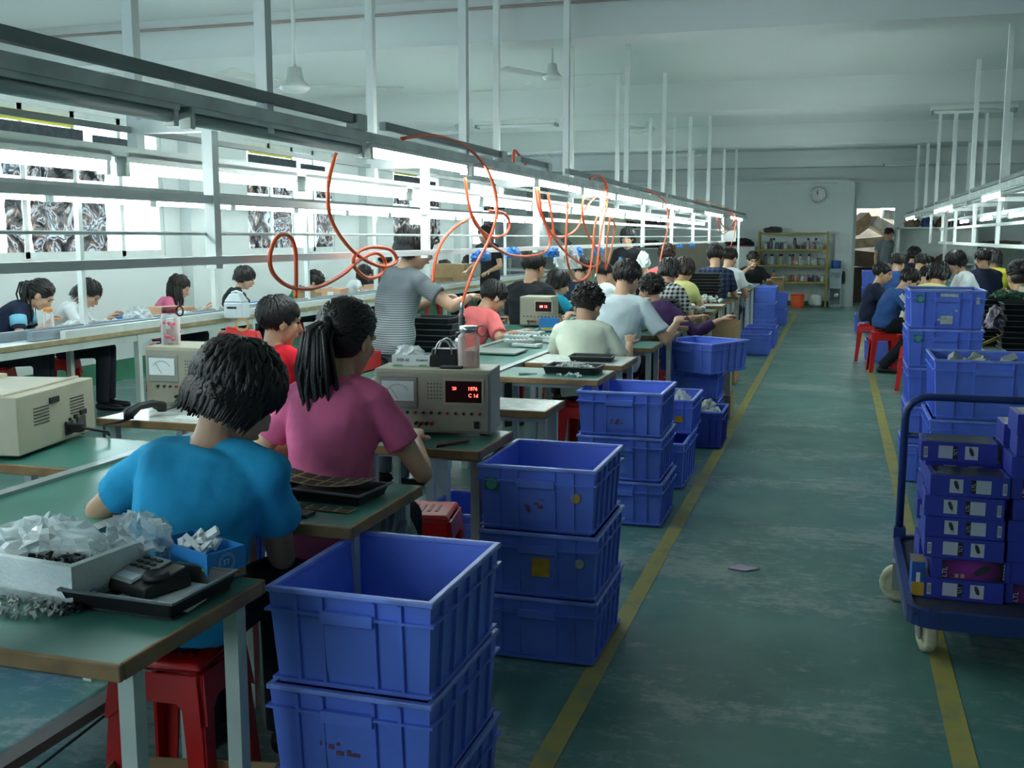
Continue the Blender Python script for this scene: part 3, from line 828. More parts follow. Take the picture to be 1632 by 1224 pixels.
heap('foam_pieces', 'foam offcuts in the short wide crate stack behind the trolley', 'foam', (.75, 5.8, .80), .19, .17, 14, .1, mat('grey_foam', 'a8aca4', .9, var=.15), .04, seed=5)
heap('white_parts', 'white part lying in the crate with a yellow sticker', 'parts', (-.97, 6.78, .44), .07, .12, 6, .08, M_PARTS, .03, seed=6)
heap('cardboard_scraps', 'cardboard scraps at the bottom of the nearest blue crate', 'scraps', (-1.02, 2.34, .49), .12, .14, 5, .07, M_CARD, .05, seed=8)
tag(MB().box((.645, 7.05, 1.165), (.36, .43, .012), rz=.05).build('parts_sheet', mat('pale_grey_sheet', '9fa6a6', .5, var=.2, scale=14)), 'pale sheet lying over the top crate of the tall narrow stack', 'sheet')
# ---------------------------------------------------------------- people
def skin_mat(): return mat('skin', 'c59a7c', .5, var=.05, scale=8)
M_SKIN = skin_mat()
M_HAIR = mat('black_hair', '15110f', .42, var=.3, scale=40, bump=.2, bscale=160)
M_HAIRB = mat('dark_brown_hair', '2c1a12', .42, var=.3, scale=40)
M_EYE = mat('dark_eye', '120e0c', .2, var=0)
M_LIP = mat('lips', '9a5a50', .5, var=0)
CLOTH = {}
def cloth(name, col, var=.08): return mat(name, col, .85, var=var, scale=7, bump=.5, bscale=16, spec=.2)
def pattern_cloth(name, kind, c1, c2, freq=40.0, c3=None):
    if name in MATS: return MATS[name]
    m = bpy.data.materials.new(name); m.use_nodes = True; MATS[name] = m
    nt = m.node_tree; b = nt.nodes['Principled BSDF']; L = nt.links.new
    b.inputs['Roughness'].default_value = .85; b.inputs['Specular IOR Level'].default_value = .2
    tc = nt.nodes.new('ShaderNodeTexCoord'); sp = nt.nodes.new('ShaderNodeSeparateXYZ'); L(tc.outputs['Object'], sp.inputs[0])
    def band(sock, f, thr):
        a = nt.nodes.new('ShaderNodeMath'); a.operation = 'MULTIPLY'; a.inputs[1].default_value = f; L(sock, a.inputs[0])
        q = nt.nodes.new('ShaderNodeMath'); q.operation = 'FRACT'; L(a.outputs[0], q.inputs[0])
        g = nt.nodes.new('ShaderNodeMath'); g.operation = 'GREATER_THAN'; g.inputs[1].default_value = thr; L(q.outputs[0], g.inputs[0])
        return g.outputs[0]
    mx = nt.nodes.new('ShaderNodeMixRGB'); mx.inputs[1].default_value = lin(c1); mx.inputs[2].default_value = lin(c2)
    if kind == 'hstripes': L(band(sp.outputs['Z'], freq, .5), mx.inputs[0])
    elif kind == 'fade_stripes':          # dark shoulders, white pinstripes further down
        r = nt.nodes.new('ShaderNodeMapRange'); r.inputs['From Min'].default_value = 1.2; r.inputs['From Max'].default_value = 1.02; L(sp.outputs['Z'], r.inputs[0])
        a = nt.nodes.new('ShaderNodeMath'); a.operation = 'MULTIPLY'; L(band(sp.outputs['Z'], freq, .52), a.inputs[0]); L(r.outputs[0], a.inputs[1]); L(a.outputs[0], mx.inputs[0])
    elif kind == 'check':
        a = nt.nodes.new('ShaderNodeMath'); a.operation = 'ADD'; L(band(sp.outputs['Z'], freq, .5), a.inputs[0]); L(band(sp.outputs['X'], freq, .5), a.inputs[1])
        h = nt.nodes.new('ShaderNodeMath'); h.operation = 'MULTIPLY'; h.inputs[1].default_value = .5; L(a.outputs[0], h.inputs[0]); L(h.outputs[0], mx.inputs[0])
    L(mx.outputs[0], b.inputs['Base Color'])
    return m

def V(*a): return Vector(a)
def ik(S, T, l1, l2, hint):
    d = T - S; L = min(d.length, (l1 + l2) * .985); n = d.normalized(); T = S + n * L
    a = (l1 * l1 - l2 * l2 + L * L) / (2 * L); h = math.sqrt(max(l1 * l1 - a * a, 0))
    p = (hint - n * hint.dot(n)); p = p.normalized() if p.length > 1e-5 else V(0, 0, -1)
    return S + n * a + p * h, T

def fingers(mb, W, d, nrm, s, curl, fine, side):
    """palm is fused with the arm; here four unequal fingers and a thumb rooted in it"""
    x = d.cross(nrm).normalized()     # across the palm
    for i, (o, ln) in enumerate(((-.031, .068), (-.0105, .08), (.0105, .075), (.031, .058))):
        p = W + d * (.078 * s) + x * (o * s)
        dirv = (d + x * (o * 2.2)).normalized()
        pts = [p - dirv * .012]; a = 0.15 + .06 * i
        for sg in (.46, .32, .26):
            q = (dirv * math.cos(a) + nrm * math.sin(a)).normalized()
            pts.append(pts[-1] + q * (ln * sg * s)); a += curl
        mb.tube(pts, [.0092 * s, .0088 * s, .008 * s, .006 * s], 8 if fine else 6)
    th = x * (-side)
    b = W + d * (.022 * s) + th * (.032 * s)
    q = (d * .75 + th * .6 + nrm * .35).normalized()
    p1 = b + q * (.036 * s); q2 = (d + th * .1 + nrm * .45).normalized()
    mb.tube([b - q * .014, b, p1, p1 + q2 * (.03 * s)], [.013 * s, .0125 * s, .0105 * s, .0075 * s], 8 if fine else 6)

def person(label, x, y, face=0.0, seat=.45, lean=.25, side=0.0, turn=0.0, nod=.5, tilt=0.0, hands=((-.16, .42, .8), (.16, .42, .8)),
           elbow=((-.42, -.4, -.9), (.42, -.4, -.9)), s=1.0, female=False, shirt=None, sleeve=.55, trousers=None, collar=None, hair='short',
           hair_m=None, vox=.012, faced=False, legs=None, standing=False, curl=.5, shoes=None, extra=None, long_torso=1.0, group=None, hair_n=None, hs=1.06, head=None, on_stool=None):
    q = random.Random(hash(label) % 9999 if False else sum(map(ord, label)))
    fw = .9 if female else 1.0
    hz = (.90 * s) if standing else seat + .105
    hip = V(0, 0, hz)
    def dv(a): return V(math.sin(side) * math.cos(a), math.sin(a), math.cos(a) * math.cos(side))
    HR = Matrix.Rotation(turn, 4, 'Z') @ Matrix.Rotation(-nod, 4, 'X') @ Matrix.Rotation(tilt, 4, 'Y')
    k = s * long_torso
    tgt = PY(*head) if head else None
    for _it in range(8):
        p1 = hip + dv(lean * .55) * (.17 * k)
        p2 = p1 + dv(lean * 1.05) * (.18 * k)
        d3 = dv(lean * 1.45); p3 = p2 + d3 * (.155 * k)
        sh = p2 + d3 * (.098 * k)
        neck_d = (dv(lean * 1.1 + .12)).normalized()
        p4 = p3 + neck_d * (.058 * s)
        hc = p4 + HR @ V(0, .02 * s, .088 * s)
        if tgt is None: break
        k = min(max(k + (tgt.z - hc.z) / .5, .74 * s), 1.3 * s)
    if tgt is not None:
        off = Matrix.Rotation(R(face), 3, 'Z') @ hc
        x, y = tgt.x - off.x, tgt.y - off.y
    S = [sh + V(sg * .158 * s * fw, 0, -.012 * s) for sg in (-1, 1)]
    root = thing('person', label, 'person', (x, y, 0), R(face), group)
    if on_stool: stool(x, y, R(face), 'red plastic stool under %s' % on_stool)
    HM = Matrix.Translation(hc) @ HR @ Matrix.Scale(s * hs, 4)
    def torso(mb, g, n0=0.0):
        pts = [hip + dv(lean * .4) * -.06, hip, p1, (p1 + p2) / 2 + V(0, -.006, 0), p2, sh - d3 * .01, sh + d3 * .032, p3 - d3 * .005]
        ww = [.135, .155, .138, .148, .162, .165, .125, .062]; dd = [.095, .108, .098, .105, .112, .098, .078, .06]
        if female: ww = [.14, .155, .122, .13, .146, .148, .11, .055]
        rs = [((w + g) * s, (d_ + g) * s) for w, d_ in zip(ww, dd)]
        mb.tube(pts, rs, 20, True, side=(1, 0, 0))
    arms = []
    for i, sg in enumerate((-1, 1)):
        T = V(*hands[i])
        E, W = ik(S[i], T, .275 * s, .245 * s, V(*elbow[i]))
        arms.append((S[i], E, W))
    # ---- body: one continuous skin
    b = MB(); torso(b, -.004)
    b.tube([p3 - neck_d * .06, p3, p4, p4 + neck_d * .045], [.062 * s * fw, .054 * s * fw, .05 * s * fw, .05 * s * fw], 14)
    for i, sg in enumerate((-1, 1)):
        Sx, E, W = arms[i]
        b.ball(Sx, .054 * s * fw, 12, 8)
        b.tube([p3 + V(sg * .03, 0, -.01), sh + V(sg * .1 * s * fw, 0, .018), Sx], [.042 * s, .045 * s, .048 * s], 10)
        af = fw
        b.tube([Sx, Sx.lerp(E, .3), Sx.lerp(E, .7), E], [.05 * s * af, .047 * s * af, .041 * s * af, .037 * s * af], 12)
        b.ball(E, .0375 * s * af, 10, 8)
        b.tube([E, E.lerp(W, .25), E.lerp(W, .7), W], [.037 * s * af, .039 * s * af, .03 * s * af, .025 * s * af], 12)
        d = (W - E).normalized(); nrm = V(0, 0, -1) - d * d.dot(V(0, 0, -1)); nrm = nrm.normalized() if nrm.length > .05 else V(0, 1, 0)
        b.tube([W, W + d * .03 * s, W + d * .075 * s, W + d * .09 * s], [(.013 * s, .026 * s), (.015 * s, .036 * s), (.013 * s, .041 * s), (.01 * s, .036 * s)], 12, side=nrm)
    if legs is None:
        legs = [((-.1, .40, -.03), (-.12, .36)), ((.1, .40, -.03), (.12, .36))] if not standing else [((-.09, .02, -.42), (-.1, -.02)), ((.09, .02, -.42), (.1, -.02))]
    LG = []
    for i, sg in enumerate((-1, 1)):
        Hj = hip + V(sg * .085 * s, .01, -.02); K = hip + V(*legs[i][0]) * s; A = V(legs[i][1][0], legs[i][1][1], .075)
        LG.append((Hj, K, A))
        b.tube([Hj, Hj.lerp(K, .5), K], [.07 * s, .06 * s, .048 * s], 12); b.ball(K, .048 * s, 10, 8)
        b.tube([K, K.lerp(A, .3), A], [.047 * s, .047 * s, .033 * s], 12)
    h = MB(); h.M = HM
    h.ball((0, -.012, .026), (.074, .093, .086), 20, 14)
    h.ball((0, .026, -.03), (.06, .062, .082), 18, 12)
    h.ball((0, .05, -.088), (.034, .03, .026), 12, 8)
    h.ball((-.034, .06, -.022), (.024, .022, .024), 10, 8); h.ball((.034, .06, -.022), (.024, .022, .024), 10, 8)
    h.tube([(0, .083, .012), (0, .097, -.012), (0, .106, -.03), (0, .09, -.04)], [.008, .0105, .0135, .008], 8)
    h.tube([(-.045, .07, .022), (0, .083, .026), (.045, .07, .022)], .0115, 8)
    for sg in (-1, 1):
        h.ball((sg * .0755, -.006, -.014), (.011, .02, .032), 10, 8)
    h.tube([(-.02, .082, -.062), (0, .09, -.06), (.02, .082, -.062)], .0085, 8)
    b.v += h.v; off = len(b.v) - len(h.v); b.f += [tuple(i + off for i in f) for f in h.f]; b.m += h.m
    fused = remesh(b, vox, 2)
    fb = MB()
    for i, sg in enumerate((-1, 1)):
        Sx, E, W = arms[i]; d = (W - E).normalized()
        nrm = V(0, 0, -1) - d * d.dot(V(0, 0, -1)); nrm = nrm.normalized() if nrm.length > .05 else V(0, 1, 0)
        fingers(fb, W, d, nrm, s * (.92 if female else 1), curl, vox < .009, sg)
    fused.add(fb.v, fb.f)
    fused.build('body', M_SKIN, root, smooth=True)
    # ---- eyes, brows, lips where the face shows
    if faced:
        e = MB(); e.M = HM
        for sg in (-1, 1): e.ball((sg * .03, .078, .006), (.0125, .008, .0062), 10, 8)
        e.build('eyes', M_EYE, root, smooth=True)
        e = MB(); e.M = HM
        for sg in (-1, 1): e.tube([(sg * .013, .0905, .024), (sg * .032, .0865, .029), (sg * .05, .071, .024)], [.003, .004, .002], 6)
        e.build('eyebrows', hair_m or M_HAIR, root)
        e = MB(); e.M = HM
        e.tube([(-.021, .0885, -.061), (0, .0975, -.059), (.021, .0885, -.061)], [.003, .0055, .003], 8)
        e.build('lips', M_LIP, root, smooth=True)
    # ---- shirt
    c = MB(); torso(c, .014)
    for i, sg in enumerate((-1, 1)):
        Sx, E, W = arms[i]
        c.ball(Sx, .061 * s * fw, 12, 8)
        c.tube([p3 + V(sg * .02, 0, -.02), sh + V(sg * .1 * s * fw, 0, .02), Sx], [.05 * s, .054 * s, .06 * s], 12)
        if sleeve > 0:
            pts = [Sx]; rs = [.061 * s * fw]
            up = min(sleeve, 1.0)
            pts += [Sx.lerp(E, up * .5), Sx.lerp(E, up)]; rs += [.061 * s * fw, (.064 if sleeve < 1 else .05) * s * fw]
            if sleeve > 1: pts += [E.lerp(W, (sleeve - 1) * .5), E.lerp(W, sleeve - 1)]; rs += [.05 * s, .042 * s]
            c.tube(pts, rs, 14)
            if sleeve > 1: c.ball(E, .051 * s, 10, 8)
    sm = remesh(c, vox * 1.15, 3)
    # soft folds
    ph = [q.uniform(0, 6) for _ in range(6)]; am = .0075 * s
    vs = []
    for (vx, vy, vz) in sm.v:
        f = math.sin(vx * 31 + vz * 23 + ph[0]) * math.sin(vz * 17 - vx * 9 + ph[1]) + .6 * math.sin(vx * 13 - vz * 41 + vy * 25 + ph[2])
        f = max(f, -.2)
        cz = min(max((vz - hz) / (sh.z - hz + 1e-6), 0), 1)
        c0 = hip.lerp(sh, cz); r = V(vx - c0.x, vy - c0.y, 0); r = r.normalized() if r.length > 1e-6 else V(0, 0, 0)
        vs.append((vx + r.x * f * am, vy + r.y * f * am, vz))
    sm.v = vs
    sm.build('shirt', shirt, root, smooth=True)
    if collar is not None:
        co = MB()
        ctr = p3 - neck_d * .012
        X = V(1, 0, 0); Yv = neck_d.cross(X) * -1
        n = 20; vs = []; fs = []
        for j in range(n):
            a = 2 * math.pi * j / n
            u = X * math.cos(a) + Yv * math.sin(a)
            front = max(0, math.sin(a))
            r0, r1 = .068 * s * fw, .078 * s * fw
            vs += [ctr + u * r0 - neck_d * .012 - neck_d * (.02 * front), ctr + u * (r0 - .002) + neck_d * (.03 - .02 * front), ctr + u * (r0 + .006) + neck_d * (.031 - .02 * front), ctr + u * (r1 + .01) - neck_d * .008 - neck_d * (.03 * front)]
        for j in range(n):
            o, p = j * 4, ((j + 1) % n) * 4
            for t_ in range(4):
                fs.append((o + t_, p + t_, p + (t_ + 1) % 4, o + (t_ + 1) % 4))
        co.add(vs, fs); co.build('collar', collar, root, smooth=True)
    # ---- trousers and shoes
    t_ = MB()
    t_.tube([hip + dv(lean * .5) * .035, hip, hip + V(0, .01, -.06)], [(.145 * s, .098 * s), (.152 * s, .108 * s), (.148 * s, .108 * s)], 18, side=(1, 0, 0))
    for (Hj, K, A) in LG:
        t_.tube([Hj, Hj.lerp(K, .5), K], [.088 * s, .078 * s, .066 * s], 14); t_.ball(K, .066 * s, 12, 8)
        t_.tube([K, K.lerp(A, .4), A + (K - A).normalized() * .0], [.065 * s, .062 * s, .056 * s], 14)
    remesh(t_, vox * 1.3, 2).build('trousers', trousers or M_JEANS, root, smooth=True)
    for (Hj, K, A) in LG:
        f = MB(); f.tube([A + V(0, -.055, -.035), A + V(0, -.03, -.03), A + V(0, .06, -.042), A + V(0, .14, -.05), A + V(0, .175, -.052)], [(.02, .024), (.036, .04), (.036, .03), (.042, .026), (.022, .016)], 12, side=(1, 0, 0))
        f.build('shoe', shoes or M_SHOE, root, smooth=True)
    # ---- hair
    hb = MB(); hb.M = HM
    thick = {'short': 1.0, 'thick': 1.12, 'spiky': 1.05, 'curly': 1.13}.get(hair, 1.0)
    hb.ball((0, -.019, .034), (.083 * thick, .096 * thick, .086 * thick), 22, 14)
    if hair in ('thick', 'curly', 'bob', 'long', 'ponytail', 'bun'): hb.ball((0, -.04, -.01), (.076 * thick, .072 * thick, .066), 16, 10)
    hb.M = None
    n = int((hair_n or (300 if vox < .008 else 90)) * 1.4)
    ln = {'short': .044, 'thick': .062, 'spiky': .06, 'curly': .04, 'bob': .06, 'long': .05, 'ponytail': .05, 'bun': .045}[hair]
    for _ in range(n):
        for _try in range(30):
            u = V(q.gauss(0, 1), q.gauss(0, 1), q.gauss(0, 1)).normalized()
            if u.z < -.55 or (u.y > .45 and u.z < .34) or (u.y > .1 and u.z < -.1): continue
            break
        base = V(u.x * .08 * thick, -.019 + u.y * .092 * thick, .034 + u.z * .083 * thick)
        whorl = V(0, -.05, .12)
        if hair == 'spiky': dr = (u * .9 + V(q.uniform(-.5, .5), q.uniform(-.1, .5), q.uniform(-.4, .5))).normalized()
        elif hair == 'curly': dr = (u + V(q.uniform(-.9, .9), q.uniform(-.9, .9), q.uniform(-.9, .9))).normalized()
        elif hair in ('ponytail', 'bun'):
            back = V(0, -.12, .02) - base; dr = (back.normalized() * 1.0 + u * .12).normalized()
        else:
            away = (base - whorl); dr = (away - u * away.dot(u)); dr = (dr.normalized() * 1.0 + u * .34 + V(q.uniform(-.25, .25), q.uniform(-.2, .25), 0)).normalized()
        L = ln * q.uniform(.7, 1.3)
        if hair in ('thick', 'bob', 'long') and u.y > .2 and u.z > .2: L *= 1.25
        C0 = V(0, -.019, .034); rad = V(.083 * thick, .096 * thick, .086 * thick)
        def on(p, k):          # lay a point of the lock on the cap surface, k times out
            w = p - C0; w = V(w.x / rad.x, w.y / rad.y, w.z / rad.z)
            w = w.normalized() * k if w.length > 1e-6 else w
            return C0 + V(w.x * rad.x, w.y * rad.y, w.z * rad.z)
        free = hair in ('spiky', 'curly')
        p0 = on(base, .97); p1_ = on(base + dr * L * .5, 1.05 if free else 1.045); p2_ = base + dr * L
        p2_ = on(p2_, 1.12 + (.12 if hair == 'spiky' else .03) * q.random()) if free else on(p2_, 1.03 + .05 * q.random()) + (V(0, 0, -.006))
        hb.tube([HM @ p0, HM @ p1_, HM @ p2_], [.011 * s, .0095 * s, .0012 * s], 5, False)
    if hair in ('bob', 'thick'):
        zlo = -.1 if hair == 'bob' else -.062
        for _ in range(n // 2):
            a = q.uniform(R(-35), R(215)) + math.pi
            u = V(math.cos(a), math.sin(a), 0)
            if u.y > .3: continue
            p0 = V(u.x * .082, -.02 + u.y * .09, .03 * q.uniform(-.5, 1)); pe = V(u.x * .086, -.03 + u.y * .088, zlo + q.uniform(-.02, .015))
            hb.tube([HM @ p0, HM @ ((p0 + pe) / 2 + u * .008), HM @ pe], [.012 * s, .011 * s, .002 * s], 5, False)
    if hair == 'long':
        for _ in range(int(n * .8)):
            a = q.uniform(0, 2 * math.pi); u = V(math.cos(a), math.sin(a), 0)
            if u.y > .45: continue
            w0 = HM @ V(u.x * .08, -.02 + u.y * .09, .02 * q.uniform(-1, 1)); L = q.uniform(.17, .27) * s
            w1 = w0 + (HR @ u) * .012 + V(0, 0, -L * .4); w2 = w0 + V(q.uniform(-.02, .02), q.uniform(-.02, .02), -L)
            hb.tube([w0, w1, w2], [.014, .013, .003], 5, False)
    if hair == 'ponytail':
        w0 = HM @ V(0, -.112, .022); bk = (HR @ V(0, -1, 0)).normalized()
        hb.ball(w0, .03 * s, 10, 8)
        L = .36 * s
        for _ in range(150 if vox < .008 else 40):
            o = V(q.gauss(0, .017), q.gauss(0, .013), q.gauss(0, .012)); sp_ = q.uniform(.75, 1.08)
            out = bk * .06
            pts = [w0 + o * .5, w0 + out + o * 1.1 + V(0, 0, -.05 * sp_), w0 + out * 1.15 + o * 1.7 + V(0, 0, -L * .5 * sp_), w0 + out * .8 + o * 1.4 + V(0, 0, -L * sp_)]
            hb.tube(pts, [.007, .009, .0085, .001], 5, False)
        MB().lathe([(.02, -.012), (.03, -.008), (.03, .008), (.02, .012)], 14, ring=True).build('hair_tie', M_BLACK, root, loc=w0).rotation_euler = Euler((R(75), 0, turn))
    if hair == 'bun':
        hb.ball(HM @ V(0, -.115, .03), .04 * s, 12, 8)
    hb.build('hair', hair_m or M_HAIR, root, smooth=True)
    root['_'] = 0; del root['_']
    return root, dict(HM=HM, hip=hip, sh=sh, p3=p3, arms=arms, neck=neck_d, S=S, s=s)
M_JEANS = cloth('dark_trousers', '23262e')
M_SHOE = mat('dark_shoe', '1c1a1a', .4)
# ---------------------------------------------------------------- the workers
NEAR, MID, FAR = .0065, .009, .013
c_blue = cloth('bright_blue_jersey', '2c9ccb'); c_pink = cloth('rose_pink_pique', 'e06c96'); c_red = cloth('red_jersey', 'd52030')
c_salmon = cloth('salmon_cotton', 'e0706e'); c_black = cloth('black_jersey', '26282c'); c_teal = cloth('teal_jersey', '1f8fa8')
c_cream = cloth('cream_shirt_cotton', 'd6dcc8'); c_pale = cloth('pale_blue_white_shirt', 'ccd8dc'); c_white = cloth('white_jersey', 'dfe4e4')
c_navy = cloth('navy_jersey', '252c42'); c_purple = cloth('plum_sweater', '47305a'); c_yellow = cloth('pale_yellow_jersey', 'dcd88e'); c_green = cloth('green_polo', '1f8a58')
c_midblue = cloth('mid_blue_sports_shirt', '34558f'); c_gold = cloth('yellow_jersey', 'd8cf4a'); c_grey = cloth('grey_jersey', '8d959b'); c_dgrey = cloth('dark_grey_jersey', '4a4d54')
c_khaki = cloth('khaki_trousers', '5a5547')
c_stripe = pattern_cloth('grey_pinstripe_jersey', 'fade_stripes', '6a7175', 'b4bcbc', 75)
c_plaid = pattern_cloth('dark_plaid', 'check', '1c2438', '3d4a66', 16)
c_check = pattern_cloth('black_white_check', 'check', '22242a', 'c8ccc8', 26)
c_colstripe = pattern_cloth('grey_striped_collar', 'hstripes', 'c9cccf', '4a4d55', 90)

def sit(who, label, x, y, **k): return person(label, x, y, on_stool=who, **k)

# aisle side of the centre bench, backs to the camera
sit('the person in the bright blue T-shirt', 'person in a bright blue T-shirt seen from behind, hunched at the nearest desk', -1.43, 2.12, head=(380, 634, 2.40), face=5, lean=.2, side=.16, turn=-.45, nod=.55, tilt=.1, s=1.0, hs=1.15,
    hands=((-.12, .30, .79), (.08, .33, .80)), elbow=((-1.0, -.15, -.45), (.5, -.66, -.36)), shirt=c_blue, sleeve=.62, hair='thick', vox=NEAR, hair_n=420)
sit('the person in the pink polo', 'person in a pink polo shirt with a long black ponytail, seen from behind', -1.52, 3.02, head=(556, 540, 3.12), face=0, lean=.2, turn=-.22, nod=.3, s=.98, female=True,
    hands=((-.2, .3, .8), (.17, .33, .81)), elbow=((-.75, -.4, -.7), (.65, -.35, -.8)), shirt=c_pink, collar=c_pink, sleeve=.6, hair='ponytail', vox=NEAR, hair_n=420)
sit('the person in the cream shirt', 'person in a cream shirt with bushy black hair, seen from behind past the white desk', -1.5, 6.72, head=(937, 487, 6.75), face=-4, lean=.34, side=-.14, turn=-.2, nod=.5, s=.97, hs=1.14,
    hands=((-.2, .35, .8), (.2, .35, .8)), shirt=c_cream, collar=c_cream, sleeve=.7, hair='spiky', vox=MID, hair_n=200)
r_, inf_pale = sit('the person in the pale shirt', 'person in a pale short-sleeved shirt holding a yellow tool up at right', -1.5, 7.85, head=(1000, 444, 7.95), face=-8, lean=.18, turn=-.3, nod=.42, s=1.1,
    hands=((-.1, .38, .8), (.36, .34, .85)), elbow=((-.4, -.4, -.9), (.5, -.4, -.9)), shirt=c_pale, collar=c_pale, sleeve=.75, hair='short', vox=MID, hair_n=240, curl=.9)
sit('the laughing person in the plum sweater', 'laughing person in a plum sweater leaning right with an arm stretched out', -1.47, 9.15, head=(1036, 462, 9.2), face=-18, lean=.32, side=-.42, turn=1.5, nod=.2, s=1.02,
    hands=((.1, .4, .8), (.4, .28, .8)), shirt=c_purple, sleeve=1.7, hair='spiky', vox=MID, faced=True, hair_n=200)
sit('the person in the checked shirt', 'person in a black and white checked shirt behind the plum sweater', -1.48, 10.2, head=(1067, 434, 10.3), face=-15, lean=.3, turn=.0, nod=.5, shirt=c_check, collar=c_black, sleeve=.7, hair='thick', vox=FAR)
sit('the brown-haired person', 'person with brown hair and a pale yellow top beside the checked shirt', -1.44, 11.15, head=(1091, 432, 11.2), face=-10, lean=.3, turn=-.3, nod=.55, shirt=c_yellow, sleeve=.5, hair='thick', hair_m=M_HAIRB, vox=FAR, female=True)
sit('the person wearing a red top', 'person with a round brown haircut and red top far down the centre bench', -1.62, 12.3, head=(1063, 408, 12.5), face=0, lean=.2, nod=.4, shirt=c_salmon, sleeve=.5, hair='curly', hair_m=M_HAIRB, vox=FAR)
sit('the person in the dark plaid shirt', 'person in a dark plaid shirt seen from behind near the stacked black trays', -1.52, 13.6, head=(1140, 409, 13.6), face=0, lean=.12, turn=.1, nod=.35, s=1.12, shirt=c_plaid, collar=c_plaid, sleeve=.7, hair='short', vox=FAR)
sit('the person in the white T-shirt by the plaid shirt', 'person in a white T-shirt seen from behind beside the dark plaid shirt', -1.42, 14.6, head=(1163, 412, 14.5), face=-10, lean=.25, turn=-.2, nod=.4, s=1.1, shirt=c_white, sleeve=.6, hair='short', vox=FAR)
sit('the person resting a cheek on one hand', 'person in dark clothes resting the head on one hand before the jar rack', -1.43, 18.0, head=(1200, 414, 17.8), face=180, lean=.3, turn=.25, nod=.35, shirt=c_black, sleeve=.6,
    hands=((-.3, .3, .8), (.02, .32, 1.02)), elbow=((-.5, .2, -.6), (.9, .5, -.8)), hair='spiky', vox=FAR, faced=True)

# window side of the centre bench
sit('the person in the red T-shirt', 'person in a red T-shirt with a grey striped collar, face turned right', -2.68, 4.72, head=(447, 512, 4.75), face=-14, lean=.1, turn=-.55, nod=.18, s=1.0,
    hands=((-.15, .33, .8), (.2, .33, .8)), shirt=c_red, collar=c_colstripe, sleeve=.6, hair='short', vox=NEAR, faced=True, hair_n=420)
r_, info = person('standing person in a grey pinstriped T-shirt reaching to the right, behind the rack post', -2.48, 5.85, head=(662, 396, 5.9), face=-35, standing=True, s=.96, lean=.22, turn=-.5, nod=.3,
    hands=((-.05, .38, 1.12), (.22, .40, 1.14)), elbow=((-.8, -.3, -.6), (.9, -.5, -.5)), shirt=c_stripe, sleeve=.62, trousers=cloth('grey_trousers', '62686c'), hair='thick', vox=MID, faced=True, hair_n=300, curl=.7)
sit('the person in the salmon shirt', 'person in a salmon shirt bent over the green bench', -2.5, 7.75, head=(787, 474, 7.9), face=-32, lean=.5, turn=-.25, nod=.6, s=1.02,
    hands=((-.05, .36, .8), (.34, .3, .78)), elbow=((-.6, -.3, -.8), (.9, -.1, -.5)), shirt=c_salmon, collar=c_salmon, sleeve=.85, hair='short', vox=MID, hair_n=260)
sit('the person in the black T-shirt', 'person in a plain black T-shirt seen from behind above the salmon shirt', -2.6, 9.0, head=(852, 424, 9.1), face=-12, lean=.12, turn=-.25, nod=.25, s=1.12,
    hands=((-.1, .36, .8), (.25, .32, .8)), shirt=c_black, sleeve=.7, hair='short', vox=MID, hair_n=240)
r_, inf = sit('the person in the teal top', 'person in a teal top with a black stripe, profile turned right', -2.56, 10.1, head=(891, 452, 10.1), face=-30, lean=.28, turn=-.45, nod=.38, s=1.0, shirt=c_teal, sleeve=.7, hair='thick', vox=MID, faced=True)
m = MB(); Sx, E, W = inf['arms'][1]
m.tube([Sx.lerp(E, .3), Sx.lerp(E, .42)], .0715, 14).build('black_sleeve_stripe', c_black, r_, smooth=True)
sit('the person in the navy top', 'person in a navy top working under the hanging orange hoses', -2.55, 11.3, head=(930, 430, 11.3), face=-25, lean=.2, turn=-.2, nod=.4, s=1.08, shirt=c_navy, sleeve=.7, hair='short', vox=FAR)
sit('the person in the white top behind the navy top', 'person in a white top half hidden behind the navy top', -2.5, 12.4, head=(962, 436, 12.4), face=-20, lean=.2, nod=.4, s=1.05, shirt=c_white, sleeve=.7, hair='short', vox=FAR)
r_, inf = person('standing person in black with a small blue print on the chest, facing the camera', -2.62, 13.7, head=(1000, 379, 13.7), face=175, standing=True, s=.98, lean=.05, nod=.12, hands=((-.25, .15, .85), (.22, .2, .9)), shirt=c_black, sleeve=.6, hair='thick', vox=FAR, faced=True)
MB().box((.05, inf['sh'].y + .095, inf['sh'].z - .1), (.09, .02, .09)).build('chest_print', cloth('light_blue_print', '4aa8d8'), r_)
person('standing person in a dark T-shirt behind the orange hoses, head bowed', -4.75, 14.2, head=(772, 374, 15.0), face=160, standing=True, s=1.0, lean=.15, nod=.35, hands=((-.2, .3, 1.0), (.2, .3, 1.0)), shirt=c_black, sleeve=.6, hair='short', vox=FAR, faced=True)

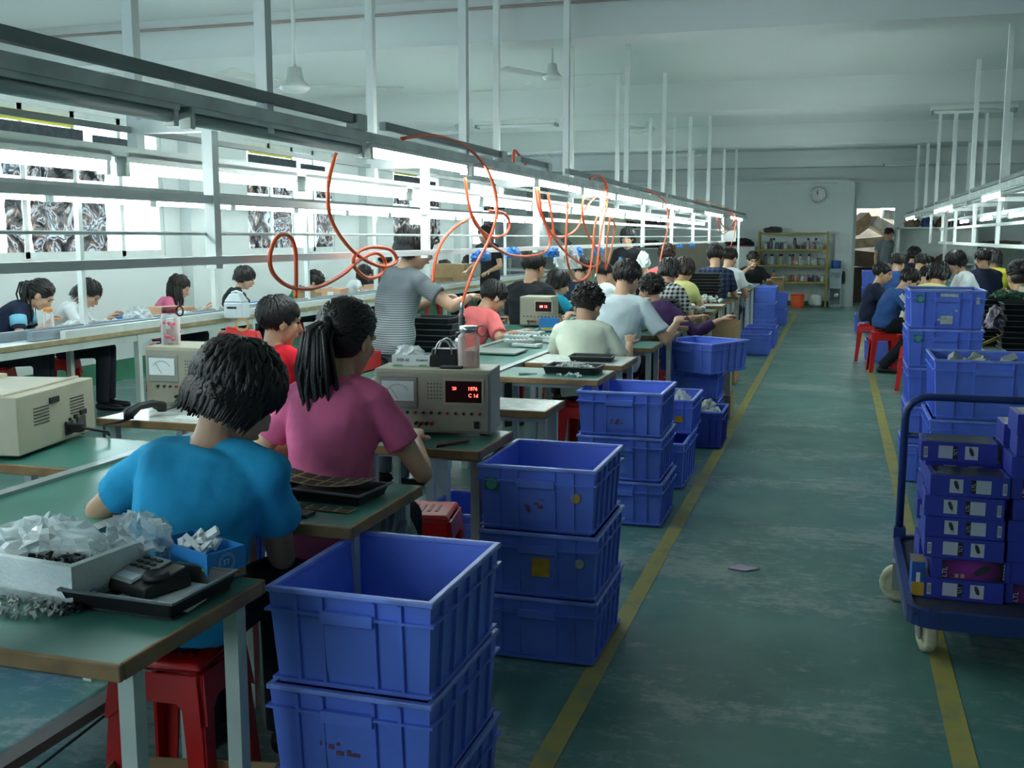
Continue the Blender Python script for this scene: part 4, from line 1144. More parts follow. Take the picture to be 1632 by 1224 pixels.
# along the window wall, turned to the bench
WALLP = [
    ('person in a navy top with a light blue sleeve band leaning over the bench', 'ponytail', c_navy, -6.42, 6.75, dict(lean=.62, nod=.75, female=True, sleeve=.55, face=-62, faced=True)),
    ('person in a white T-shirt with long hair, head bowed, behind the leftmost rack upright', 'bob', c_white, -6.5, 7.8, dict(lean=.42, nod=.75, female=True, sleeve=.6, face=-66, faced=True)),
    ('person in a pink T-shirt whose long hair hides the face', 'long', cloth('pink_jersey', 'd06a8c'), -6.5, 9.25, dict(lean=.3, nod=.5, female=True, sleeve=.5, face=-62)),
    ('person in a black top with white collar trim beside the white plastic jug', 'thick', c_black, -6.55, 10.5, dict(lean=.3, nod=.4, sleeve=.6, face=-60, collar=c_white, faced=True)),
    ('person in a green polo with curly hair bent low over the bench', 'curly', c_green, -6.5, 12.05, dict(lean=.52, nod=.75, sleeve=.6, face=-62, collar=c_white)),
    ('person in a white sleeveless top behind the looped orange hose', 'long', c_white, -6.5, 13.65, dict(lean=.35, nod=.6, female=True, sleeve=.2, face=-60)),
    ('person with dark hair just left of the standing pinstriped T-shirt', 'short', c_dgrey, -6.5, 15.1, dict(lean=.3, nod=.5, face=-60)),
    ('small figure in a navy and light blue top with hair tied in a bun', 'bun', c_navy, -6.5, 17.0, dict(lean=.35, nod=.6, female=True, face=-62, faced=True)),
    ('person in a dark grey T-shirt, last along the window wall', 'thick', c_dgrey, -6.5, 18.2, dict(lean=.22, nod=.4, face=-60, faced=True))]
WHEAD = [(66, 470, -6.2), (142, 468, -6.2), (286, 460, -6.2), (391, 443, -6.25), (502, 452, -6.2), (581, 440, -6.25), (614, 417, -6.25), (710, 434, -6.25), (748, 419, -6.25)]
for i, (lab, hr, sh_, x, y, k) in enumerate(WALLP):
    hx, hy, hX = WHEAD[i]
    kk = dict(head=(hx, hy, PX(hx, hy, hX).y), shirt=sh_, hair=hr, vox=MID if i < 4 else FAR, hands=((-.14, .42, .8), (.16, .44, .8)), s=.96, trousers=M_JEANS); kk.update(k)
    r_, inf = sit('the %s person from the camera along the window wall' % ORD[i], lab, x, y, **kk)
    if i == 0:
        for (Sx, E, W) in inf['arms']:
            MB().tube([Sx.lerp(E, .12), Sx.lerp(E, .42)], [.064, .064], 14).build('sleeve_band', cloth('light_blue_band', '7fc0d8'), r_, smooth=True)

# right bench
person('person in a grey T-shirt standing in the far doorway, head bowed', .83, 23.9, head=(1417, 373, 24.2), face=-150, standing=True, s=1.0, lean=.15, turn=.2, nod=.4, hands=((-.24, .1, .85), (.24, .1, .85)), shirt=c_grey, sleeve=.6, hair='short', trousers=c_khaki, vox=FAR, faced=True)
sit('the person in the dark navy shirt', 'smiling person in a dark navy long-sleeved shirt on a stool by the aisle', .50, 13.6, head=(1407, 437, 13.6), face=-92, lean=.2, turn=-.15, nod=.2, s=1.02, shirt=c_navy, sleeve=1.6, hair='short', vox=MID, faced=True,
    legs=[((-.1, .38, -.03), (-.16, .2)), ((.1, .4, -.03), (.1, .1))])
r_, inf = sit('the person in the blue sports shirt', 'person in a blue sports shirt with white shoulder stripes, seated by the aisle', .60, 12.45, head=(1450, 452, 12.5), face=-84, lean=.42, turn=-.1, nod=.55, s=1.04, shirt=c_midblue, sleeve=.65, hair='short', vox=MID, faced=True,
    hands=((-.08, .45, .82), (.1, .45, .82)), legs=[((-.1, .38, -.03), (-.08, .25)), ((.1, .36, -.05), (.16, -.02))])
for (Sx, E, W) in inf['arms']:
    ax = (E - Sx).normalized(); sd = V(0, 1, 0) - ax * ax.y
    for k in (-1, 0, 1):
        q_ = (V(-1 if Sx.x < 0 else 1, .0, .25) + V(0, .32 * k, 0)); q_ = (q_ - ax * q_.dot(ax)).normalized() * .066
        MB().tube([Sx.lerp(inf['p3'], .45) + q_ * .55 + V(0, 0, .035), Sx + q_ * 1.02, Sx.lerp(E, .3) + q_ * 1.06, Sx.lerp(E, .62) + q_ * 1.08], .006, 6).build('white_shoulder_stripe', c_white, r_, smooth=True)
RB = [('person in a pale yellow T-shirt bent over behind the tall crate stack', 'thick', c_yellow, 1.0, 11.05, -30, .5, .65),
      ('person in a white collared shirt partly hidden behind the yellow T-shirt', 'short', c_white, 1.02, 12.6, -40, .35, .6),
      ('person in a blue shirt farther along the right aisle', 'short', c_midblue, .72, 15.6, -40, .3, .5),
      ('person with dark hair farther along the right aisle, beyond the blue shirt', 'thick', c_navy, .85, 16.8, -20, .3, .5),
      ('person with dark hair just above the blue sports shirt', 'short', c_dgrey, .95, 14.3, -40, .35, .55),
      ('person in white with a pale face mask, turned towards the aisle', 'thick', c_white, 1.38, 13.6, 100, .25, .5),
      ('person in a navy T-shirt seen from behind beside the yellow top at the far right', 'short', c_navy, 1.75, 14.6, 20, .2, .35),
      ('person in a bright yellow top seen from behind at the far right', 'bob', c_gold, 2.02, 15.0, -10, .22, .4),
      ('person with tied hair and a yellow top at the right edge behind trays', 'bun', c_gold, 1.36, 8.9, 15, .25, .4)]
RHEAD = [(1497, 440, 11.3), (1478, 442, 13.3), (1432, 420, 15.6), (1457, 408, 17.0), (1470, 420, 14.4), (1522, 418, 13.6), (1566, 413, 14.6), (1585, 413, 15.7), (1624, 442, 9.0)]
for (lab, hr, sh_, x, y, f, ln_, nd), hd in zip(RB, RHEAD):
    sit('the ' + ' '.join(lab.split(' ')[:9]), lab, x, y, head=hd, face=f, lean=ln_, nod=nd, shirt=sh_, sleeve=.65, hair=hr, vox=FAR, faced=abs(f) > 90)
# ---------------------------------------------------------------- instruments on the desks
M_PANEL = mat('instrument_front_panel', 'a39f8d', .5, var=.06)
M_DISPLAY = mat('dark_red_display', '1c0607', .25, var=0)
M_DIGIT = emit('red_digits', (1.0, .06, .03), 2.2)
M_KNOBR = mat('red_terminal', 'a01818', .4)
M_VENT = mat('vent_slots', '4a4a42', .7)
def tester(label, loc, rz, w=.46, d=.3, h=.25, meter=True, digits=None, back=False, group='beige bench testers'):
    t = thing('bench_tester', label, 'instrument', loc, rz, group)
    MB().box((0, 0, h / 2 + .008), (w, d, h - .008)).build('case', M_BEIGE, t, bevel=.005)
    f = MB()
    for sx in (-1, 1):
        for sy in (-1, 1): f.tube([(sx * (w / 2 - .04), sy * (d / 2 - .04), 0), (sx * (w / 2 - .04), sy * (d / 2 - .04), .012)], .012, 8)
    f.build('rubber_feet', M_BLACK, t)
    y = -d / 2
    if back:
        for (cx, cz) in ((-.1 * w / .46, .62 * h), (.13, .62 * h)):
            v = MB()
            for i in range(9):
                for j in range(6): v.box((cx - .045 + i * .0112, y - .0005, cz - .028 + j * .0112), (.008, .003, .004))
            v.build('vent_slots', M_VENT, t)
        MB().box((-.03, y - .003, .82 * h), (.06, .008, .02)).build('voltage_switch', M_BLACK, t)
        MB().box((.11, y - .004, .42 * h), (.018, .008, .014)).box((.165, y - .004, .46 * h), (.04, .008, .018)).box((.07, y - .004, .4 * h), (.008, .008, .01)).build('fuse_sockets', M_BLACK, t)
        MB().box((.15, y - .003, .26 * h), (.06, .006, .055)).build('fan_grille', M_VENT, t, bevel=.002)
        p = MB().box((.06, y - .004, .26 * h), (.05, .01, .05)).box((.06, y - .03, .26 * h), (.032, .05, .03))
        p.build('mains_plug', M_BLACK, t, bevel=.003)
        MB().tube([(.06, y - .05, .26 * h), (.09, y - .09, .2 * h), (.12, y - .12, .03), (.17, y - .1, .008), (.24, y - .04, .008), (.27, y + .02, .008)], .005, 8).build('mains_cable', M_BLACK, t, smooth=True)
        MB().box((0, y + .06, h + .006), (w * .96, .02, .012)).box((0, d / 2 - .05, h + .01), (w * .9, .04, .02)).build('carry_handle', M_BEIGE, t, bevel=.004)
        return t
    MB().box((0, y - .003, h / 2 + .006), (w - .02, .008, h - .03)).build('front_panel', M_PANEL, t, bevel=.002)
    if meter:
        MB().box((-w * .29, y - .008, h * .66), (.15, .014, .12)).build('meter_frame', mat('grey_meter_frame', '8f918a', .4), t, bevel=.004)
        MB().box((-w * .29, y - .016, h * .69), (.125, .004, .075)).build('meter_scale', M_PAPER, t)
        a = MB()
        for i in range(13):
            an = R(-50 + i * 100 / 12); a.box((-w * .29 + .085 * math.sin(an) * .6, y - .0185, h * .69 - .03 + .055 * math.cos(an)), (.0015, .001, .006))
        a.bar((-w * .29, y - .019, h * .69 - .03), (-w * .29 - .03, y - .019, h * .69 + .015), .0015, .001)
        a.build('meter_marks', M_BLACK, t)
    g = MB()
    for i in range(5):
        for j in range(5): g.box((-.015 + i * .012, y - .0075, h * .58 + j * .014), (.004, .003, .004))
    g.build('speaker_holes', M_BLACK, t)
    fr = MB(); fr.frame((w * .27, y - .008, h * .69), .155, .098, .008, .008); fr.build('display_frame', M_BEIGE, t)
    MB().box((w * .27, y - .0075, h * .69), (.14, .004, .083)).build('display', M_DISPLAY, t)
    if digits:
        m = MB()
        for (txt, dx, dz, sz) in digits:
            vs, fs = text_mb(txt, sz, facing((w * .27 + dx, y - .0105, h * .69 + dz))); m.add(vs, fs)
        m.build('red_digits', M_DIGIT, t)
    k = MB(); r_ = MB()
    for i in range(12):
        (r_ if i % 4 == 3 else k).tube([(-w * .35 + i * .031, y - .006, h * .36), (-w * .35 + i * .031, y - .018, h * .36)], .0052, 8)
    for i in range(4):
        (r_ if i % 2 else k).tube([(-.06 + i * .02, y - .006, h * .2), (-.06 + i * .02, y - .026, h * .2)], .007, 8)
    k.build('black_terminals', M_BLACK, t); r_.build('red_terminals', M_KNOBR, t)
    MB().box((w * .38, y - .009, h * .19), (.018, .01, .026)).build('power_switch', M_BLACK, t)
    MB().tube([(-.04, y - .026, h * .2), (-.05, y - .05, h * .12), (-.02, y - .07, .02), (-.06, y - .09, .006), (-.1, y - .07, .006)], .003, 6).build('test_lead', M_BLACK, t, smooth=True)
    return t
T1 = tester('beige tester with red digits on the desk before the pink polo', (-1.455, 3.775, .753), R(8), .45, .2, .25, digits=[('20', -.035, .012, .017), ('1076', .035, .012, .019), ('C 1d', .037, -.014, .019)])
T2 = tester('beige tester with an analogue meter on the pale desk, flowered bottle on top', (-2.70, 4.10, .753), R(2), .44, .26, .265)
T3 = tester('beige instrument with vents and mains plug facing the camera at far left', (-2.86, 3.07, .753), R(101), .52, .4, .21, back=True)
T4 = tester('beige tester with a lit red display between salmon and black shirts', (-2.40, 8.62, .753), R(0), .27, .25, .25, meter=False, digits=[('88 15', .0, .0, .03)])
tester('beige tester beside the plum sweater with small white caps on top', (-1.6, 8.48, .753), R(0), .3, .3, .25, meter=False)
tester('beige tester case with circuit boards on top, behind trays on the right bench', (1.5, 8.6, .753), R(0), .36, .3, .38, meter=False)

# handset with coiled cord on the pale desk
t = thing('telephone_handset', 'black telephone handset lying on the pale desk, cord hanging over the edge', 'handset', (0, 0, 0))
a, b = PZ(205, 660, .79), PZ(258, 648, .79)
d = (b - a).normalized()
MB().tube([a + V(0, 0, -.02), a, a.lerp(b, .3) + V(0, 0, .022), a.lerp(b, .7) + V(0, 0, .022), b, b + V(0, 0, -.02)], [.02, .024, .016, .016, .024, .02], 12).build('grip', M_BLACK, t, smooth=True)
MB().tube([a + V(0, 0, -.02), a + V(-.03, -.02, -.03), a + V(-.05, -.09, -.03), a + V(-.05, -.1, -.2), a + V(-.02, -.1, -.26)], .006, 8).build('cord', M_BLACK, t, smooth=True)
tag(MB().box((-2.56, 3.78, .752), (.14, .09, .002), rz=.3).build('paper_slip'.replace('slip', 'sheet'), M_PAPER), 'white paper slip beside the telephone handset', 'paper')

# ---------------------------------------------------------------- bottles, bags, boxes
M_PINKPL = mat('pink_plastic', 'e08f8c', .35)
def bottle(label, loc, h=.165, r=.035, body=None, cap=None, loop=None, liquid=None, dots=None, name='water_bottle'):
    t = thing(name, label, 'bottle', loc)
    MB().lathe([(0, 0), (r * .95, 0), (r, .008), (r, h * .72), (r * .97, h * .76), (r * .72, h * .82), (r * .72, h * .86)], 20).build('body', body or M_CLEAR, t, smooth=True)
    if liquid: MB().lathe([(0, .005), (r * .9, .005), (r * .93, .012), (r * .93, h * .42), (0, h * .42)], 18).build('liquid', liquid, t, smooth=True)
    MB().lathe([(r * .78, h * .84), (r * .85, h * .85), (r * .85, h * .98), (r * .75, h), (0, h)], 18).build('cap', cap or M_PINKPL, t, smooth=True)
    if loop:
        MB().tube([V(r * .8, 0, h * .86) + V(.018 - .018 * math.cos(a), 0, .022 * math.sin(a) + .006) for a in [i * math.pi / 5 for i in range(11)]], .004, 8).build('carry_loop', loop, t, smooth=True)
    if dots:
        q = random.Random(4); m = MB()
        for i in range(16):
            a = q.uniform(0, 6.28); z = q.uniform(.12, .68) * h
            m.ball(((r - .006) * math.cos(a), (r - .006) * math.sin(a), z), (.0095, .0095, .0095), 10, 8)
        m.build('flower_print', dots, t, smooth=True)
    return t
bottle('clear bottle with pink flowers and a maroon lid on the analogue meter tester', (-2.86, 4.08, 1.02), .17, .042, None, mat('maroon_lid', '6a2230', .4), M_BLACK, mat('tea_liquid', '6a2a24', .2, var=0), mat('pink_flowers', 'd0506a', .5))
bottle('clear pink tinted bottle with chrome cap and ring on the red digit tester', (-1.335, 3.79, 1.005), .16, .042, clear('pink_clear_plastic', 'fdeeea', .08, .82), M_CHROME, M_PINKPL, clear('water', 'e8e0de', .03, .6))
b4 = bottle('small clear bottle with an orange cap on the wall bench near the leftmost person', (-6.0, 6.95, .753), .19, .04, None, mat('orange_cap', 'e88a3c', .4), None, None)
# white jug
t = thing('plastic_jug', 'white plastic jug with a black label on the wall bench', 'jug', tuple(PZ(378, 507, .752)))
MB().hexa([(-.1, -.07, 0), (.1, -.07, 0), (.1, .07, 0), (-.1, .07, 0)], [(-.1, -.07, .15), (.1, -.07, .15), (.1, .07, .15), (-.1, .07, .15)]).hexa([(-.1, -.07, .15), (.1, -.07, .15), (.1, .07, .15), (-.1, .07, .15)], [(-.055, -.04, .23), (.05, -.04, .23), (.05, .04, .23), (-.055, .04, .23)]).build('body', mat('white_translucent_plastic', 'dfe6ea', .35, var=.02), t, bevel=.015)
MB().tube([(.05, 0, .19), (.06, 0, .235), (.0, 0, .25), (-.05, 0, .235)], .012, 10).build('handle', MATS['white_translucent_plastic'], t, smooth=True)
MB().box((-.01, -.0715, .1), (.1, .002, .018)).build('black_label', M_BLACK, t)
MB().box((-.01, -.0715, .06), (.1, .002, .05)).build('white_label', M_PAPER, t)

def open_box(name, label, cat, loc, w, d, h, m, rz=0.0, wt=.004, flaps=0.0, group=None):
    t = thing(name, label, cat, loc, rz, group)
    b = MB().box((0, 0, wt / 2), (w, d, wt))
    for s in (-1, 1):
        b.box((0, s * (d / 2 - wt / 2), h / 2), (w, wt, h)); b.box((s * (w / 2 - wt / 2), 0, h / 2), (wt, d - 2 * wt, h))
    b.build('walls', m, t)
    if flaps:
        for s in (-1, 1):
            MB().hexa([(-w / 2, s * d / 2, h), (w / 2, s * d / 2, h), (w / 2, s * (d / 2 - wt), h), (-w / 2, s * (d / 2 - wt), h)],
                      [(-w / 2, s * (d / 2 + flaps * .6), h + flaps * .5), (w / 2, s * (d / 2 + flaps * .6), h + flaps * .5), (w / 2, s * (d / 2 + flaps * .6 - wt), h + flaps * .5), (-w / 2, s * (d / 2 + flaps * .6 - wt), h + flaps * .5)]).build('flap', m, t)
    return t
# foreground: styrofoam tray box, bags, blue box, tray with phone
t = open_box('foam_box', 'white foam box of dark clips and plastic bags on the nearest desk', 'box', (-1.60, 1.835, .753), .31, .22, .085, M_FOAM, R(-6), .018)
heap('dark_clips', 'dark small clips heaped in the white foam box', 'clips', (-1.57, 1.80, .80), .11, .07, 220, .011, M_BLACK, .03, seed=11)
heap('grey_clips', 'grey moulded clips scattered in front of the white foam box', 'clips', (-1.56, 1.665, .7535), .12, .045, 150, .011, mat('grey_clips', '9aa09c', .5, var=.15, scale=40), .02, seed=12)
heap('black_clips', 'black clips scattered beside the tray corner on the nearest desk', 'clips', (-1.455, 1.69, .7535), .035, .03, 50, .009, M_BLACK, .015, seed=13)
def crumple(name, label, cat, loc, sx, sy, sz, m, seed, kind=None, n=22, rz=0.0, group=None):
    """a crumpled sheet or film bag: a folded closed surface"""
    q = random.Random(seed); ph = [q.uniform(0, 6.28) for _ in range(12)]
    b = MB(); nu, nv = n, n // 2
    vs = []; fs = []
    def disp(u, v_): return (math.sin(5 * u + ph[0]) * math.sin(4 * v_ + ph[1]) + .7 * math.sin(9 * u - 7 * v_ + ph[2]) + .5 * math.sin(15 * u + 11 * v_ + ph[3]) + .4 * math.sin(23 * u - 19 * v_ + ph[4])) * .16
    for i in range(nv + 1):
        th = math.pi * i / nv
        for j in range(nu):
            a = 2 * math.pi * j / nu
            r = 1 + disp(a, th) * (1 if 0 < i < nv else 0)
            z = math.cos(th) * r
            vs.append((sx * math.sin(th) * math.cos(a) * r, sy * math.sin(th) * math.sin(a) * r, sz * max(z, -.55) + sz * .55))
    for i in range(nv):
        for j in range(nu):
            a0, b0 = i * nu + j, i * nu + (j + 1) % nu
            fs.append((a0, b0, b0 + nu, a0 + nu))
    b.add(vs, fs)
    o = b.build(name, m, loc=loc, rz=rz); tag(o, label, cat, group, kind); return o
crumple('plastic_bag', 'crumpled clear plastic bag lying over the white foam box', 'bag', (-1.64, 1.86, .80), .125, .08, .055, M_BAG, 21, n=30)
crumple('plastic_bag', 'smaller clear plastic bag between the foam box and the blue carton', 'bag', (-1.47, 1.945, .81), .075, .05, .05, M_BAG, 22, n=26)
M_BOXBLUE = mat('bright_blue_printed_card', '2a86d0', .5, var=.05)
M_BOXDEEP = mat('deep_blue_printed_card', '2358a8', .5, var=.05)
bx = PZ(332, 933, .753); by = PZ(250, 905, .753); bz = PZ(392, 918, .753)
w_ = (by - bx).length; rz_ = math.atan2((bx - by).y, (bx - by).x)
t = thing('printed_carton', 'open bright blue printed carton of white slips on the nearest desk', 'carton', tuple((by + bz) / 2 + V(0, 0, 0)), rz_)
d_ = .1; h_ = .07
b = MB().box((0, 0, .002), (w_, d_, .004))
for s in (-1, 1): b.box((0, s * (d_ / 2 - .002), h_ / 2), (w_, .004, h_)); b.box((s * (w_ / 2 - .002), 0, h_ / 2), (.004, d_ - .008, h_))
b.build('walls', M_BOXBLUE, t)
yf = -d_ / 2 - .0006
MB().box((w_ * .2, yf, h_ * .48), (w_ * .5, .001, .006)).build('green_stripe', mat('lime_stripe', '6ec83c', .5), t)
lw = MB()
for i in range(4): lw.box((w_ * .2, yf, h_ * .36 - i * .005), (w_ * .42 - i * .004, .001, .0018))
lw.build('small_print', mat('pale_print', 'a8c8e8', .5), t)
for (fx, mm) in ((facing((-w_ * .3, yf, h_ * .62)), 0), (facing((w_ / 2 + .0006, .0, h_ * .6), R(90)), 1)):
    m = MB(); vs, fs = text_mb('ST', .017, fx, .0004); m.add(vs, fs); m.build('round_emblem_letters', MATS['pale_print'], t)
    m = MB()
    for rr in (.016, .02):
        n = 28
        for k in range(n):
            a0, a1 = 2 * math.pi * k / n, 2 * math.pi * (k + 1) / n
            m.add([fx @ V(r * math.cos(a), r * math.sin(a), .0005) for (r, a) in ((rr, a0), (rr + .0015, a0), (rr + .0015, a1), (rr, a1))], [(0, 1, 2, 3)])
    m.build('round_emblem_rings', MATS['pale_print'], t)
MB().box((w_ / 2 + .0006, 0, .012), (.001, d_ * .98, .016)).build('gold_band', mat('gold_band', 'a8895a', .5), t)
heap('white_slips', 'white boxes and slips sticking out of the bright blue carton', 'slips', tuple((by + bz) / 2 + V(0, 0, .05)), .05, .035, 16, .032, M_PAPER, .03, seed=15)

def tray(label, loc, w=.37, d=.27, h=.035, rz=0.0, group=None, m=None, lip=None):
    key = ('t', w, d, h, (m or M_BLACK).name)
    if key in TR: return dup(TR[key], loc, rz, label, group)
    t = thing('plastic_tray', label, 'tray', loc, rz, group); TR[key] = t
    b = MB().box((0, 0, .002), (w - .02, d - .02, .004))
    for s in (-1, 1):
        b.hexa([(-w / 2 + .012, s * (d / 2 - .012), 0), (w / 2 - .012, s * (d / 2 - .012), 0), (w / 2 - .012, s * (d / 2 - .018), 0), (-w / 2 + .012, s * (d / 2 - .018), 0)],
               [(-w / 2, s * d / 2, h), (w / 2, s * d / 2, h), (w / 2, s * (d / 2 - .006), h), (-w / 2, s * (d / 2 - .006), h)])
        b.hexa([(s * (w / 2 - .012), -d / 2 + .012, 0), (s * (w / 2 - .012), d / 2 - .012, 0), (s * (w / 2 - .018), d / 2 - .012, 0), (s * (w / 2 - .018), -d / 2 + .012, 0)],
               [(s * w / 2, -d / 2, h), (s * w / 2, d / 2, h), (s * (w / 2 - .006), d / 2, h), (s * (w / 2 - .006), -d / 2, h)])
    b.build('pan', m or M_BLACK, t)
    r_ = MB()
    for s in (-1, 1):
        r_.box((0, s * (d / 2 + .001), h), (w + .008, .008, .005)); r_.box((s * (w / 2 + .001), 0, h), (.008, d, .005))
    r_.build('rim', mat('scuffed_grey_tray_rim', '5d6364', .45, var=.25, scale=14), t)
    return t
TR = {}
tc = (PZ(255, 1008, .753) + PZ(230, 905, .753)) / 2
tray('black tray holding a desk telephone and glue tubes on the nearest desk', tuple(tc), .27, .22, .038, R(-2))
tag(MB().box((tc.x + .03, tc.y + .01, .7585), (.19, .17, .002), rz=.1).build('paper_sheet', M_PAPER), 'white paper lining the black tray on the nearest desk', 'paper')
# desk telephone base
t = thing('desk_telephone', 'grey and black desk telephone without handset in the black tray', 'telephone', (tc.x - .035, tc.y + .035, .761), R(-18))
MB().hexa([(-.075, -.06, 0), (.075, -.06, 0), (.075, .06, 0), (-.075, .06, 0)], [(-.07, -.055, .022), (.07, -.055, .022), (.07, .055, .045), (-.07, .055, .045)]).build('base', M_BLACK, t, bevel=.006)
MB().hexa([(-.068, -.053, .023), (.02, -.053, .023), (.02, .053, .045), (-.068, .053, .045)], [(-.066, -.05, .027), (.018, -.05, .027), (.018, .05, .049), (-.066, .05, .049)]).build('grey_cover', M_GREY, t, bevel=.002)
MB().hexa([(-.05, -.042, .0285), (.01, -.042, .0285), (.01, -.02, .033), (-.05, -.02, .033)], [(-.05, -.042, .0295), (.01, -.042, .0295), (.01, -.02, .034), (-.05, -.02, .034)]).build('screen', mat('pale_lcd', 'c4d0dc', .25), t)
kb = MB()
for i in range(3):
    for j in range(3): kb.box((-.045 + i * .022, .0 + j * .017, .041 + j * .0035), (.014, .009, .004))
kb.build('keys', M_DARK, t)
MB().lathe([(.026, .03), (.03, .034), (.024, .044), (.012, .034)], 18, (.045, -.01, 0)).build('handset_cradle', M_DARK, t, smooth=True)
for (dx, dy, a, lab, c2) in ((-.1, -.055, .9, 'blue and orange glue tube at the front of the black tray', 'e0a070'), (-.03, -.082, .15, 'blue glue tube lying across the front of the black tray', '6f8fd8')):
    t = thing('glue_tube', lab, 'tube', (tc.x + dx, tc.y + dy, .768), R(90) * 0 - a)
    MB().tube([(-.035, 0, 0), (-.02, 0, 0), (.012, 0, 0)], .009, 12).build('barrel', mat('blue_tube', '4a68b8', .4), t, smooth=True)
    MB().tube([(.012, 0, 0), (.035, 0, 0)], .0105, 12).build('cap', mat('tube_cap_' + ('orange' if c2[0] == 'e' else 'blue'), c2, .4), t, smooth=True)

# under the nearest desk: open carton with yellow scraps, loose cables
open_box('cardboard_carton', 'open carton with yellow scraps on the floor under the nearest desk', 'carton', (-1.45, 1.98, 0), .42, .36, .2, M_CARD, R(12), .005)
heap('yellow_scraps', 'yellow paper scraps in the carton under the nearest desk', 'scraps', (-1.45, 1.98, .1), .13, .1, 14, .075, mat('yellow_paper', 'd6c860', .7), .06, seed=31)
tag(MB().tube([(-2.1, 1.7, .02), (-1.95, 1.85, .1), (-1.75, 2.1, .28), (-1.6, 2.3, .42)], .004, 6).build('loose_cable', M_BLACK, smooth=True), 'thin black cable hanging under the nearest desk', 'cable')
tag(MB().box((-2.05, 2.3, .12), (.06, 1.6, .03)).build('foot_rail', mat('scuffed_foot_rail', '8a7f7a', .6)), 'scuffed foot rail low under the centre bench near the camera', 'rail')

# second desk: tray of printed sheets, printed strip
p = PZ(530, 785, .753)
tray('black tray of printed sheets on the second desk beside the blue shirt', (-1.40, 2.72, .753), .32, .17, .03, R(-6))
M_PRINT = mat('printed_label_sheet', '3a2a2c', .6)
def print_sheet(label, loc, w, d, rz, bend=0.0):
    t = thing('label_sheet', label, 'sheet', loc, rz)
    b = MB(); n = 12; vs = []; fs = []
    for i in range(n + 1):
        for (yy) in (-d / 2, d / 2):
            u = i / n - .5
            vs.append((u * w, yy, bend * 4 * u * u))
    for i in range(n): fs.append((2 * i, 2 * i + 2, 2 * i + 3, 2 * i + 1))
    b.add(vs, fs); b.add([(v[0], v[1], v[2] - .0015) for v in vs], [f[::-1] for f in fs])
    b.build('sheet', M_YELSHEET, t, smooth=True)
    c = MB()
    for i in range(6):
        for j in range(2):
            u0, u1 = (i + .08) / 6 - .5, (i + .92) / 6 - .5
            y0, y1 = -d / 2 + (j + .08) * d / 2, -d / 2 + (j + .92) * d / 2
            z = lambda u: bend * 4 * u * u + .0012
            c.add([(u0 * w, y0, z(u0)), (u1 * w, y0, z(u1)), (u1 * w, y1, z(u1)), (u0 * w, y1, z(u0))], [(0, 1, 2, 3)])
    c.build('printed_panels', M_PRINT, t)
M_YELSHEET = mat('yellow_label_sheet', 'cdbb78', .5)
print_sheet('curved yellow-backed printed sheet lying in the tray on the second desk', (-1.41, 2.73, .79), .3, .11, R(-6), .018)
print_sheet('flat printed label strip in front of the tray on the second desk', (-1.38, 2.575, .7555), .27, .05, R(-3))
tag(MB().box((-1.42, 2.5, .7565), (.17, .05, .008), rz=-.06).build('dark_card', M_DARK), 'dark card lying at the front edge of the second desk', 'card')
# cloth bag hanging beside the second desk
crumple('cloth_bag', 'pale printed cloth bag hanging under the second desk beside the red stool', 'bag', (-1.27, 2.85, .42), .1, .07, .17, mat('pale_cloth', 'a9b2ae', .85, var=.2, scale=18), 33, n=24)
stool(-1.5, 3.72, R(10), 'empty red plastic stool under the tester desk before the pink polo')

# on top of the red digit tester and bench around it
t = open_box('product_box', 'white product box full of crumpled tissue on the red digit tester', 'box', (-1.56, 3.79, 1.005), .15, .1, .045, M_PAPER, R(6), .003)
for (txt, sz, dx) in (('DER 6E', .016, -.03), ('DS-6601X', .011, .045)):
    mm = MB(); vs, fs = text_mb(txt, sz, facing((dx, -.0512, .026))); mm.add(vs, fs); mm.build('lettering', M_DARK, t)
MB().box((-.05, -.0512, .006), (.035, .001, .004)).box((.05, -.0512, .006), (.03, .001, .004)).build('green_marks', mat('green_mark', '5aa83c', .5), t)
crumple('tissue_wad', 'crumpled white tissue spilling from the white product box', 'tissue', (-1.585, 3.80, 1.025), .06, .045, .035, M_PAPER, 41, n=22)
t = thing('hand_bag', 'small black handbag with steel handles on the red digit tester', 'bag', (-1.435, 3.80, 1.005), R(10))
MB().hexa([(-.055, -.045, 0), (.055, -.045, 0), (.055, .045, 0), (-.055, .045, 0)], [(-.05, -.02, .07), (.05, -.02, .07), (.05, .02, .07), (-.05, .02, .07)]).build('bag_body', mat('black_leather', '15171a', .3), t, bevel=.006)
for s in (-1, 1):
    MB().tube([V(-.032, s * .024, .05) + V(.032 - .032 * math.cos(a), s * .012, .055 * math.sin(a)) for a in [i * math.pi / 8 for i in range(9)]], .004, 8).build('handle', M_CHROME, t, smooth=True)
tag(MB().box((-1.38, 3.72, 1.012), (.085, .03, .012), rz=.05).build('pocket_phone', M_BLACK, bevel=.004), 'black mobile phone lying at the edge of the red digit tester', 'phone')
bottle('steel flask with a dark band between the handbag and the pink bottle', (-1.39, 3.84, 1.005), .13, .019, M_CHROME, M_BLACK, name='steel_flask')
tag(MB().tube([(-1.35, 3.48, .757), (-1.27, 3.6, .757)], [.006, .0045], 8).build('red_pen', mat('maroon_pen', '7a1e28', .4), smooth=True), 'maroon pen on the desk in front of the red digit tester', 'pen')

